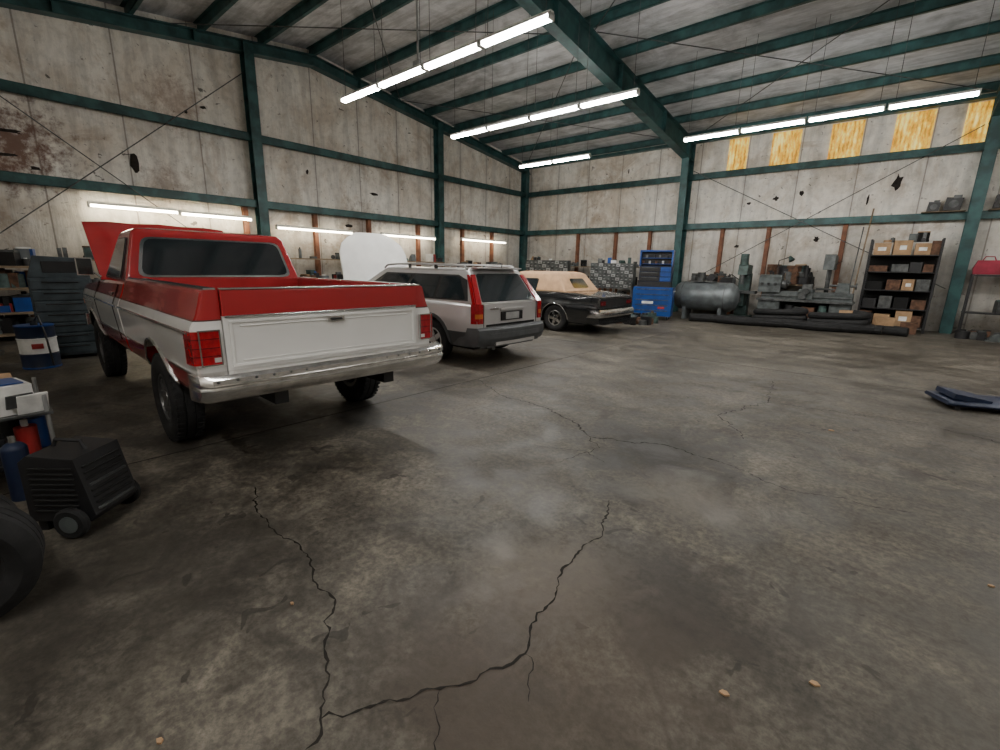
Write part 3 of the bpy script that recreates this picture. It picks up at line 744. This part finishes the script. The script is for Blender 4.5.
mb.b2(-3.3,-1.0,y0-.13,y0-.08,.98,1.0,STEEL); mb.b2(-3.3,-1.0,y0+.08,y0+.13,.98,1.0,STEEL)
mb.prism([(y0-.24,.95),(y0+.24,.95),(y0+.24,1.35),(y0+.12,1.48),(y0-.12,1.48),(y0-.24,1.38)],'x',-3.4,-2.8,MGREY)
mb.cyl((-2.8,y0,1.2),(-2.68,y0,1.2),.14,STEEL,n=24); mb.cyl((-2.68,y0,1.2),(-2.62,y0,1.2),.06,STEEL)
for k in range(3): mb.cyl((-3.3+.18*k,y0-.24,1.2),(-3.3+.18*k,y0-.30,1.2),.04,BLK,n=12)
mb.b2(-2.3,-1.95,y0-.3,y0+.2,1.0,1.08,MGREY); mb.b2(-2.25,-2.0,y0-.12,y0+.12,1.08,1.22,STEEL); mb.cyl((-2.12,y0-.3,1.02),(-2.12,y0-.38,1.02),.09,STEEL,n=20)
mb.b2(-2.3,-1.95,y0-.24,y0-.16,.78,1.0,MGREY); mb.cyl((-2.2,y0-.24,.88),(-2.2,y0-.3,.88),.10,STEEL,n=20)
mb.prism([(-1.45,1.0),(-1.1,1.0),(-1.14,1.28),(-1.4,1.28)],'y',y0-.1,y0+.1,MGREY); mb.cyl((-1.6,y0,1.2),(-.98,y0,1.2),.035,STEEL); mb.cyl((-1.0,y0,1.2),(-.96,y0,1.2),.09,STEEL,n=20)
mb.cyl((-3.3,y0-.18,.86),(-1.0,y0-.18,.86),.015,STEEL,n=8)
mb.tube([(-3.0,y0+.1,1.48),(-3.0,y0+.1,1.9),(-2.7,y0-.1,2.0)],.015,BLK); mb.cyl((-2.7,y0-.1,2.02),(-2.62,y0-.14,1.9),.03,MGREEN,r1=.09)
mb.b2(-2.75,-1.5,y0-.28,y0+.25,.2,.24,STEEL); mb.b2(-2.75,-1.5,y0+.2,y0+.25,.0,.70,DARK)
mb.cyl((-2.5,y0-.05,.24),(-2.5,y0-.05,.6),.14,BLK,n=16); mb.b2(-2.2,-1.85,y0-.2,y0+.15,.24,.55,BRN); mb.cyl((-1.66,y0-.1,.24),(-1.66,y0-.1,.62),.11,MGREEN,n=16)
for i in range(7): mb.cyl((-2.7+i*.19,y0-.2,.0),(-2.7+i*.19,y0-.2,.12+.03*(i%3)),.07,[BLK,STEEL,BRN][i%3],n=12)
mb.build('metal_lathe',bevel=.006)
mb=MB(); x0,y0=-3.95,16.75
mb.b2(x0-.3,x0+.3,y0-.35,y0+.35,0,.14,MGREEN); mb.prism([(y0+.3,.14),(y0-.0,.14),(y0+.05,1.5),(y0+.28,1.5)],'x',x0-.17,x0+.17,MGREEN)
mb.b2(x0-.12,x0+.12,y0-.3,y0+.05,.45,.85,MGREEN); mb.b2(x0-.45,x0+.45,y0-.4,y0-.1,.86,.95,STEEL)
mb.prism([(y0-.35,1.45),(y0+.3,1.45),(y0+.3,1.75),(y0-.3,1.78)],'x',x0-.14,x0+.14,MGREEN); mb.cyl((x0,y0-.27,1.75),(x0,y0-.27,2.1),.12,MGREEN,n=20); mb.cyl((x0,y0-.27,1.45),(x0,y0-.27,1.15),.06,STEEL); mb.cyl((x0,y0-.4,.65),(x0,y0-.45,.65),.09,STEEL,n=20)
for k in range(3):
    a=2*pi*k/3; mb.cyl((x0+.14,y0-.27,1.5),(x0+.2,y0-.27+.15*math.cos(a),1.5+.15*math.sin(a)),.01,STEEL,n=6)
mb.build('milling_machine',bevel=.006)
mb=MB(); x0,y0=-1.75,17.2
mb.b2(x0-.25,x0+.25,y0-.3,y0+.3,0,.1,MGREY); mb.cyl((x0,y0+.1,.1),(x0,y0+.1,2.0),.06,STEEL,n=16); mb.b2(x0-.22,x0+.22,y0-.3,y0+.15,1.05,1.1,STEEL)
mb.prism([(y0-.32,1.65),(y0+.35,1.65),(y0+.35,2.05),(y0-.25,2.1)],'x',x0-.14,x0+.14,MGREY); mb.cyl((x0,y0-.2,1.65),(x0,y0-.2,1.35),.035,STEEL); mb.cyl((x0+.14,y0-.1,1.8),(x0+.3,y0-.25,1.9),.012,STEEL,n=6)
mb.build('drill_press',bevel=.006)
JM=[BLK,STEEL,MGREY,BRN,CARD,STEEL,BLK,BLUE,TANK,DARK,MGREEN,TANK,BRN,BLK,STEEL,DARK,RED,WHT]
DK=[BLK,STEEL,BRN,DARK,MGREY,MGREEN,BLK,STEEL]
def junk(mb,x0,x1,y0,y1,z,n,smin,smax,seed,mats=JM,hmax=None):
    r=random.Random(seed)
    for i in range(n):
        x=r.uniform(x0,x1);y=r.uniform(y0,y1);m=r.choice(mats);k=r.random()
        a,b,h=[r.uniform(smin,smax) for _ in range(3)]
        if hmax: h=min(h,hmax)
        if k<.5:
            mb.box((x,y,z+h/2),(a,b*.8,h),m,rot=(0,0,r.uniform(-.5,.5)))
            if r.random()<.5: mb.box((x,y,z+h+.015),(a*1.05,b*.85,.03),r.choice(mats))
        elif k<.72: mb.cyl((x,y,z),(x,y,z+h),a*.4,m,n=14); mb.cyl((x,y,z+h),(x,y,z+h*1.15),a*.15,r.choice(mats),n=10)
        elif k<.86:
            ang=r.uniform(0,pi); dx,dy=a*.6*math.cos(ang),a*.6*math.sin(ang); mb.cyl((x-dx,y-dy,z+b*.3),(x+dx,y+dy,z+b*.3),b*.3,m,n=14)
        elif k<.94: mb.rev([(a*.35,-.03),(a*.5,-.03),(a*.5,.03),(a*.35,.03),(a*.35,-.03)],(x,y,z+.03),'z',m,n=20)
        else: mb.prism([(x-a/2,z),(x+a/2,z),(x+a*.3,z+h),(x-a*.1,z+h*.7)],'y',y-b*.3,y+b*.3,m)
def bench(name,x0,x1,y0,y1,h,seed,n=14,mat=PLY,mats=JM,smax=.38,shelf=None):
    mb=MB(); mb.b2(x0,x1,y0,y1,h-.05,h,mat); mb.b2(x0+.05,x1-.05,y0+.05,y1-.05,.18,.21,mat)
    nx=max(2,int((x1-x0)/1.5)+1); ny=max(2,int((y1-y0)/1.5)+1)
    for i in range(nx):
        for j in range(ny):
            xx=lerp(x0+.05,x1-.05,i/(nx-1)); yy=lerp(y0+.05,y1-.05,j/(ny-1)); mb.b2(xx-.04,xx+.04,yy-.04,yy+.04,0,h-.05,WOOD)
    junk(mb,x0+.2,x1-.2,y0+.15,y1-.15,h,n,.1,smax,seed,mats); junk(mb,x0+.2,x1-.2,y0+.15,y1-.15,.21,n,.15,.45,seed+1,mats)
    if shelf:
        if x1-x0>y1-y0:
            mb.b2(x0,x1,y1-.28,y1,shelf,shelf+.03,mat); junk(mb,x0+.15,x1-.15,y1-.2,y1-.12,shelf+.03,n//2,.1,.26,seed+2,mats)
            for xx in (x0+.03,x1-.03): mb.b2(xx-.03,xx+.03,y1-.28,y1,h,shelf,mat)
        else:
            mb.b2(x0,x0+.28,y0,y1,shelf,shelf+.03,mat); junk(mb,x0+.12,x0+.2,y0+.15,y1-.15,shelf+.03,n//2,.1,.3,seed+2,mats)
            for yy in (y0+.03,y1-.03): mb.b2(x0,x0+.28,yy-.03,yy+.03,h,shelf,mat)
    return mb.build(name)
bench('workbench',-13.0,-9.3,16.95,17.5,.95,11,30,mats=JM+DK,shelf=1.6); bench('workbench',-8.9,-6.9,16.95,17.5,.95,21,20,mats=JM+DK,shelf=1.6); bench('workbench',-6.0,-4.35,17.15,17.6,1.0,35,24,mats=DK+[CARD],smax=.5); bench('workbench',-3.5,-2.1,17.15,17.55,1.2,31,40,mats=DK+[CARD],smax=.6)
bench('workbench',-13.55,-12.9,1.6,5.4,.95,41,22,shelf=1.5); bench('workbench',-13.55,-12.9,6.05,12.0,.95,47,40,shelf=1.65); bench('workbench',-13.55,-12.9,12.6,15.8,.95,51,24,shelf=1.5)
def bins(name,x0,y0,w,h,z0,nx,nz,rot=0):
    e=empty(name,(x0,y0,0),rot); mb=MB()
    mb.b2(-w/2,w/2,.0,.32,z0,z0+h,MGREY)
    cw,ch=w/nx,h/nz
    for i in range(nx):
        for j in range(nz):
            xa=-w/2+i*cw; za=z0+j*ch
            mb.b2(xa+.008,xa+cw-.008,-.02,.0,za+.008,za+ch-.008,[GALV,STEEL,MGREY,STEEL][(i*7+j*3)%4]); mb.b2(xa+cw*.3,xa+cw*.7,-.035,-.02,za+ch*.35,za+ch*.5,GALV if (i+j)%4 else BLK)
    for x in(-w/2+.03,w/2-.03):
        for y in(.03,.29): mb.b2(x-.03,x+.03,y-.03,y+.03,0,z0,STEEL)
    mb.b2(-w/2,w/2,0,.32,z0-.04,z0,STEEL); mb.b2(-w/2,w/2,0,.32,.15,.19,STEEL)
    junk(mb,-w/2+.2,w/2-.2,.1,.22,.19,6,.15,.3,int(abs(x0)*10)); junk(mb,-w/2+.2,w/2-.2,.1,.22,z0+h,6,.08,.2,int(abs(x0)*9))
    mb.build('bin_rack',e)
bins('parts_bin_cabinet',-8.0,15.3,1.6,.85,.9,10,7,.15); bins('parts_bin_cabinet',-11.3,15.9,1.9,.9,.95,10,6,.2)
mb=MB(); x0,x1,y0,y1=-.85,.62,16.85,17.35
for x in(x0,x1):
    for y in(y0,y1): mb.b2(x-.025,x+.025,y-.025,y+.025,0,2.5,BLK)
for z in (.12,.6,1.1,1.6,2.05): mb.b2(x0,x1,y0,y1,z,z+.03,BLK)
mb.b2(x0,x1,y1-.01,y1,.12,2.1,DARK)
for z0,items in {.15:[(-.7,.3,.38,BRN),(-.3,.35,.3,CARD),(.15,.35,.42,CARD),(.45,.2,.3,BRN)],.63:[(-.65,.3,.25,BLK),(-.3,.28,.33,STEEL),(.05,.3,.3,DARK),(.4,.3,.25,BRN)],1.13:[(-.6,.35,.22,DARK),(-.2,.3,.28,BRN),(.12,.25,.3,CARD),(.42,.28,.3,STEEL)],1.63:[(-.6,.4,.16,BRN),(-.15,.35,.2,STEEL),(.2,.25,.25,BLK),(.45,.2,.2,BRN)],2.08:[(-.6,.36,.32,CARD),(-.18,.38,.38,CARD),(.25,.33,.30,CARD),(.5,.18,.36,BRN)]}.items():
    for (x,w,h,m) in items: mb.box((x,17.08,z0+h/2),(w,.38,h),m,rot=(0,0,random.uniform(-.1,.1))); mb.box((x,16.888,z0+h*.5),(w*.5,.006,h*.3),PAPER if m is CARD else m)
junk(mb,-.6,.4,17.0,17.15,2.42,8,.08,.25,77,mats=DK+[CARD])
mb.build('storage_shelf',bevel=.004)
mb=MB(); mb.cyl((-1.1,16.9,0),(-1.0,17.6,3.4),.02,PLY,n=8); mb.cyl((-1.2,16.9,0),(-1.15,17.6,2.9),.015,STEEL,n=8); mb.build('leaning_poles')
mb=MB()
mb.box((-1.0,16.0,.28),(.45,.04,.55),CARD,rot=(-.25,0,.1)); mb.box((-.2,16.4,.2),(.4,.3,.4),CARD); mb.box((-.65,16.35,.25),(.3,.3,.5),BLK); mb.box((.3,16.5,.15),(.35,.3,.3),BRN)
mb.build('cardboard_boxes',bevel=.004)
def girtparts(xa,xb,lst):
    mb=MB()
    for x,s in lst:
        mb.box((x,D-.16,3.212+s),(s*1.7,.28,s*1.6),BLK,rot=(0,.1,0)); mb.cyl((x,D-.32,3.21+s),(x,D-.28,3.21+s),s*.5,STEEL,n=12); mb.box((x+s*.3,D-.2,3.212+s*1.9),(s*.8,.2,s*.4),STEEL)
    mb.b2(xa,xb,D-.36,D-.02,3.215,3.235,PLY)
    mb.build('spare_parts')
girtparts(.05,.92,((.28,.15),(.66,.2))); girtparts(1.35,2.6,((1.6,.2),(2.1,.22)))
mb=MB(); mb.b2(1.30,4.5,17.0,17.4,1.55,1.59,BLK); mb.b2(1.30,4.5,17.0,17.4,.6,.64,BLK)
for x in(1.33,2.9,4.45):
    for y in (17.03,17.37): mb.b2(x-.02,x+.02,y-.02,y+.02,0,1.6,BLK)
junk(mb,1.6,4.3,17.12,17.28,.64,14,.15,.4,5,mats=DK); mb.build('steel_rack')
for x in (1.56,2.10,2.66):
    mb=MB(); mb.loft([[(x-.24,17.05,1.60),(x+.24,17.05,1.60),(x+.24,17.33,1.60),(x-.24,17.33,1.60)],[(x-.26,17.03,1.75),(x+.26,17.03,1.75),(x+.26,17.35,1.75),(x-.26,17.35,1.75)],[(x-.2,17.1,1.95),(x+.2,17.1,1.95),(x+.2,17.3,1.95),(x-.2,17.3,1.95)]],MAROON)
    mb.tube([(x-.12,17.15,1.94),(x-.08,17.15,2.04),(x+.08,17.15,2.04),(x+.12,17.15,1.94)],.015,MAROON,n=6); mb.build('tool_bag',bevel=.03)
mb=MB(); junk(mb,1.3,3.5,16.2,16.75,0,26,.12,.35,8,mats=DK,hmax=.2); mb.build('scrap_parts')
mb=MB(); junk(mb,-6.3,-5.4,12.2,13.6,0,22,.12,.35,28,mats=DK,hmax=.3); mb.build('engine_parts_pile')
mb=MB()
pts=[(lerp(-4.9,-.2,i/69),14.75+.75*(i/69)+.13*math.sin(i*.22),.125) for i in range(70)]
mb.tube(pts,.12,RUB,n=10)
pts=[(lerp(-3.9,0.3,i/49),15.1+.5*(i/49)+.10*math.sin(i*.3+1),.12) for i in range(50)]; mb.tube(pts,.115,RUB,n=10)
for cx0 in (-2.6,-1.2):
    pts=[(cx0+.62*math.cos(2*pi*i/30),15.60+.20*math.sin(2*pi*i/30),.11+.006*i) for i in range(66)]; mb.tube(pts,.09,RUB,n=10)
mb.build('exhaust_hose')
mb=MB()
T=Matrix.Translation((1.25,7.95,0))@Matrix.Rotation(.35,4,'Z')
rings=[]
for x in (-.75,-.72,-.3,.3,.72,.75):
    e=.02 if abs(x)>.74 else 0
    rings.append([(x,-.3+e,.055),(x,-.31+e,.075),(x,-.27+e,.10),(x,.27-e,.10),(x,.31-e,.075),(x,.3-e,.055)])
mb.loft(rings,NAVY,T=T)
mb.box((-.5,0,.125),(.35,.44,.06),NAVY,rot=(0,.15,0),T=T)
mb.tube([(-.7,-.27,.055),(.7,-.27,.055),(.7,.27,.055),(-.7,.27,.055)],.018,BLK,closed=True,T=T)
for x in(-.65,0,.65):
    for y in(-.27,.27): mb.cyl((x,y-.012,.027),(x,y+.012,.027),.027,BLK,n=12,T=T)
mb.build('mechanic_creeper')
# ------------------------------------------------------------------ left side clutter
cab=empty('drawer_cabinet',(-10.15,.72,0),-.12)
GB=M('grey_blue_plastic',(.05,.068,.08),.4,0,.25)
mb=MB(); mb.b2(-.35,.35,-.1,.62,.05,1.25,GB)
for i in range(7):
    z=.09+i*.165; mb.b2(.35,.372,-.08,.60,z,z+.145,GB); mb.b2(.372,.392,.05,.47,z+.10,z+.118,BLK)
mb.prism([(-.1,1.25),(.62,1.25),(.56,1.55),(.0,1.58)],'x',-.3,.3,GB); mb.b2(.28,.31,.08,.48,1.33,1.5,BLK)
for y in(0,.5): mb.cyl((.25,y,.03),(.3,y,.03),.03,BLK,n=12)
mb.build('cabinet_body',cab,bevel=.02,seg=3)
mb=MB(); c=(-9.25,.52,0)
mb.rev([(.001,.0),(.205,.0),(.21,.015),(.205,.03),(.205,.2),(.215,.21),(.205,.22),(.205,.42),(.215,.43),(.205,.44),(.205,.6),(.215,.615),(.205,.62),(.001,.61)],c,'z',BLUE,n=32,fm=lambda i,j:[BLUE,BLUE,BLUE,NAVY,NAVY,NAVY,PAPER,PAPER,PAPER,NAVY,BLUE,BLUE,BLUE][min(i,12)])
mb.cyl((c[0],c[1],.61),(c[0],c[1],.68),.04,BLK); mb.tube([(c[0],c[1],.66),(c[0]+.1,c[1]+.05,.75),(c[0]+.24,c[1]+.08,.5),(c[0]+.25,c[1]+.1,.05)],.012,BLK)
mb.box((c[0]+.203,c[1]-.02,.33),(.01,.12,.07),RED,rot=(0,0,-.1))
mb.build('oil_drum')
mb=MB()
for x in (-13.3,-12.5):
    for y in(-.6,1.35): mb.b2(x-.03,x+.03,y-.03,y+.03,0,1.75,STEEL)
for z in(.1,.5,.95,1.35): mb.b2(-13.35,-12.45,-.65,1.4,z,z+.04,PLY); junk(mb,-13.1,-12.6,-.45,1.2,z+.04,26,.12,.40,int(z*100),mats=JM+DK,hmax=.32)
mb.build('storage_rack')
mb=MB(); junk(mb,-11.4,-10.4,-.9,.2,0,20,.2,.55,99,mats=DK); mb.build('shop_clutter')
mb=MB(); junk(mb,-8.1,-6.9,-1.0,-.1,0,16,.2,.45,199,mats=DK); mb.build('shop_clutter')
wd=empty('welding_machine',(-3.57,.20,0),.75)
mb=MB()
mb.prism([(-.10,.08),(.24,.08),(.27,.12),(.20,.46),(-.05,.48),(-.10,.44)],'y',-.16,.16,BLK)
for i in range(9): 
    z=.15+i*.032
    mb.box((.07,-.165,z),(.24,.012,.010),DARK); mb.box((.07,.165,z),(.24,.012,.010),DARK)
for i in range(8): mb.box((.270-.0068*i*1.15,0,.15+i*.036),(.018,.26,.012),STEEL if i%4==0 else DARK)
mb.tube([(-.04,0,.47),(-.02,0,.52),(.12,0,.51),(.14,0,.46)],.012,BLK)
mb.cyl((-.06,.1,.3),(-.14,.12,.28),.03,RED); mb.cyl((-.08,-.08,.22),(-.13,-.08,.22),.025,YEL)
mb.build('case',wd,bevel=.012)
mb=MB()
for sg in(1,-1):
    mb.rev([(.035,-.022),(.08,-.024),(.092,-.012),(.092,.012),(.08,.024),(.035,.022)],(.16,sg*.195,.092),'y',RUB,n=24,cap=True); mb.rev([(.001,-.027),(.05,-.026),(.05,.026),(.001,.027)],(.16,sg*.195,.092),'y',MGREY,n=20)
mb.cyl((.16,-.2,.092),(.16,.2,.092),.012,STEEL,n=8); mb.b2(-.10,-.05,-.12,.12,0,.08,BLK)
mb.build('wheels',wd)
mb=MB(); 
cx,cy=-4.75,.0
for x in(-.35,.35):
    for y in(-.22,.22): mb.cyl((cx+x,cy+y,.04),(cx+x,cy+y,.62),.014,GALV,n=8); mb.cyl((cx+x-.012,cy+y,.035),(cx+x+.012,cy+y,.035),.035,RUB,n=14)
mb.b2(cx-.38,cx+.38,cy-.25,cy+.25,.14,.17,BLK); mb.b2(cx-.38,cx+.38,cy-.25,cy+.25,.48,.5,STEEL)
mb.box((cx+.18,cy+.02,.60),(.3,.26,.2),PAPER,rot=(0,0,.2)); mb.box((cx+.18,cy+.02,.708),(.24,.2,.008),BLUE,rot=(0,0,.2)); mb.box((cx-.12,cy-.05,.60),(.22,.3,.2),CARD)
mb.box((cx+.34,cy+.16,.56),(.02,.16,.16),PAPER,rot=(0,.3,.2)); mb.box((cx+.36,cy+.10,.60),(.012,.14,.10),STEEL,rot=(0,.3,.3))
mb.cyl((cx+.05,cy+.15,.17),(cx+.05,cy+.15,.40),.07,BLUE,n=16); mb.cyl((cx+.2,cy+.1,.17),(cx+.2,cy+.1,.38),.06,RED,n=16); mb.cyl((cx+.2,cy+.1,.38),(cx+.2,cy+.1,.43),.02,WHT,n=10); mb.box((cx+.26,cy-.08,.26),(.16,.14,.18),BLK); mb.cyl((cx-.1,cy+.05,.17),(cx-.1,cy+.05,.42),.08,BLK,n=16)
mb.build('utility_cart',bevel=.004)
mb=MB()
mb.cyl((-4.16,.02,0),(-4.16,.02,.34),.065,NAVY,n=20); mb.ell((-4.16,.02,.34),(.065,.065,.05),NAVY); mb.cyl((-4.16,.02,.38),(-4.16,.02,.43),.018,CHR,n=8)
mb.cyl((-4.10,-.18,0),(-4.10,-.18,.36),.065,RED,n=20); mb.ell((-4.10,-.18,.36),(.065,.065,.05),RED); mb.cyl((-4.10,-.18,.40),(-4.10,-.18,.46),.018,BLK,n=8)
mb.build('gas_bottles')
mb=MB()
mb.tube([(-3.88,-.55,.02),(-3.83,-.35,.02),(-3.92,-.2,.02),(-3.88,-.08,.03),(-3.80,-.12,.05),(-3.72,-.28,.03),(-3.6,-.4,.03)],.016,RED,n=8)
mb.tube([(-3.85,-.6,.02),(-3.75,-.45,.05),(-3.86,-.28,.05),(-3.80,-.2,.07),(-3.68,-.3,.07),(-3.5,-.5,.05)],.02,BLK,n=8)
mb.build('welding_cables')
def tire(name,c,r,w,tilt,rz):
    mb=MB(); T=Matrix.Translation(c)@Matrix.Rotation(rz,4,'Z')@Matrix.Rotation(tilt,4,'X'); h=w/2
    rr=r*.6
    mb.rev([(rr,-h*.8),(rr+.02,-h),(rr+(r-rr)*.5,-h*1.08),(r-.03,-h*.95),(r,-h*.7),(r,-.3*h),(r-.01,-.25*h),(r,-.2*h),(r,.2*h),(r-.01,.25*h),(r,.3*h),(r,h*.7),(r-.03,h*.95),(rr+(r-rr)*.5,h*1.08),(rr+.02,h),(rr,h*.8),(rr-.02,0),(rr,-h*.8)],(0,0,0),'y',RUB,n=40,T=T)
    mb.build(name)
tire('spare_tire',(-2.78,-.25,.29),.285,.19,.08,pi/2-.15)
tire('spare_tire',(-3.04,-.30,.29),.285,.19,.08,pi/2-.12)
# ------------------------------------------------------------------ cracks & joints
CR=M('crack_dark',(.016,.013,.010),.95)
mb=MB()
def crack(pts,w,seed,rough=.04):
    r=random.Random(seed); P=[]
    for a,b in zip(pts,pts[1:]):
        a=Vector((*a,0));b=Vector((*b,0)); n=max(2,int((b-a).length/.022)); perp=Vector((-(b-a).y,(b-a).x,0)).normalized()
        off=0
        for i in range(n):
            off=off*.8+r.uniform(-1,1)*rough*.45
            f=math.sin(pi*i/n); P.append(a.lerp(b,i/n)+perp*off*f)
    P.append(Vector((*pts[-1],0)))
    vs=[]
    for i,p in enumerate(P):
        d=(P[min(i+1,len(P)-1)]-P[max(i-1,0)]).normalized(); q=Vector((-d.y,d.x,0)); ww=w*r.uniform(.2,1.2)
        if i==len(P)-1 or i==0: ww*=.3
        vs+= [p+q*ww/2+Vector((0,0,.0016)),p-q*ww/2+Vector((0,0,.0016))]
    mb.add(vs,[(2*i,2*i+1,2*i+3,2*i+2) for i in range(len(P)-1)],CR)
crack([(-3.22,1.10),(-2.85,.97),(-2.32,.99),(-2.0,.9),(-1.78,.90),(-1.55,.72),(-1.28,.56),(-1.22,.48),(-1.1,.3)],.012,1)
crack([(-1.28,.56),(-1.22,.64),(-1.06,.92),(-.92,1.26),(-1.01,1.60),(-1.12,1.97),(-1.10,2.24),(-1.28,2.66)],.014,2)
crack([(-3.54,4.11),(-3.0,4.1),(-2.57,3.98),(-1.99,3.63),(-1.7,3.75),(-1.39,3.93),(-.90,3.88)],.018,3,.05)
crack([(-1.99,3.63),(-1.79,3.45),(-1.85,3.2),(-1.88,2.95)],.010,4); crack([(-.90,3.88),(-.4,3.7),(.3,3.9)],.008,5)
crack([(-.92,1.26),(-.85,1.22),(-.78,1.1)],.005,6); crack([(-1.06,.92),(-.95,.82),(-.85,.75)],.005,7); crack([(-2.2,3.1),(-1.85,3.3),(-1.6,3.2)],.007,8)
crack([(-3.54,4.11),(-4.3,4.5),(-4.4,5.2)],.009,9); crack([(-1.2,7.5),(-1.0,6.2),(-1.3,5.2),(-.9,4.6)],.012,10,.08)
crack([(-1.0,6.2),(.4,6.5),(1.5,6.0)],.010,12,.08)
mb.build('floor_cracks')
mb=MB(); JN=M('joint_dark',(.03,.026,.022),.9)
mb.b2(-4.315,-4.30,YF,D-.02,0,.0015,JN); mb.b2(3.0,3.012,YF,D-.02,0,.0015,JN); mb.b2(-9.9,-9.888,YF,D-.02,0,.0015,JN)
mb.b2(L+.02,XR-.02,8.4,8.412,0,.0015,JN)
mb.build('trim_floor_joints')
mb=MB()
for (x,y,s) in [(-.25,1.62,.018),(0.0,1.9,.018),(-1.6,.17,.014),(-1.9,.75,.010),(.6,3.2,.014),(-.3,5.5,.025)]:
    mb.prism([(x-s,y-s*.4),(x+s*.2,y-s*.6),(x+s,y+s*.1),(x+s*.3,y+s*.7),(x-s*.6,y+s*.5)],'z',.001,.008,CARD)
mb.build('debris_scraps')
# ------------------------------------------------------------------ world & camera
w=bpy.data.worlds.new('world'); SC.world=w; w.use_nodes=True
w.node_tree.nodes['Background'].inputs[0].default_value=(.5,.6,.7,1); w.node_tree.nodes['Background'].inputs[1].default_value=.3
f,p,r,yaw,h=454.139,.234,-.020,.712,1.55
F=Vector((-math.sin(yaw)*math.cos(p),math.cos(yaw)*math.cos(p),-math.sin(p)))
R0=Vector((math.cos(yaw),math.sin(yaw),0)); U0=R0.cross(F)
Xc=R0*math.cos(r)-U0*math.sin(r); Yc=R0*math.sin(r)+U0*math.cos(r); Zc=-F
cd=bpy.data.cameras.new('camera'); cd.sensor_width=36; cd.lens=f*.036; cd.clip_start=.05; cd.clip_end=200
co=bpy.data.objects.new('camera',cd); COL.objects.link(co)
co.matrix_world=Matrix(((Xc.x,Yc.x,Zc.x,0),(Xc.y,Yc.y,Zc.y,0),(Xc.z,Yc.z,Zc.z,h),(0,0,0,1)))
SC.camera=co
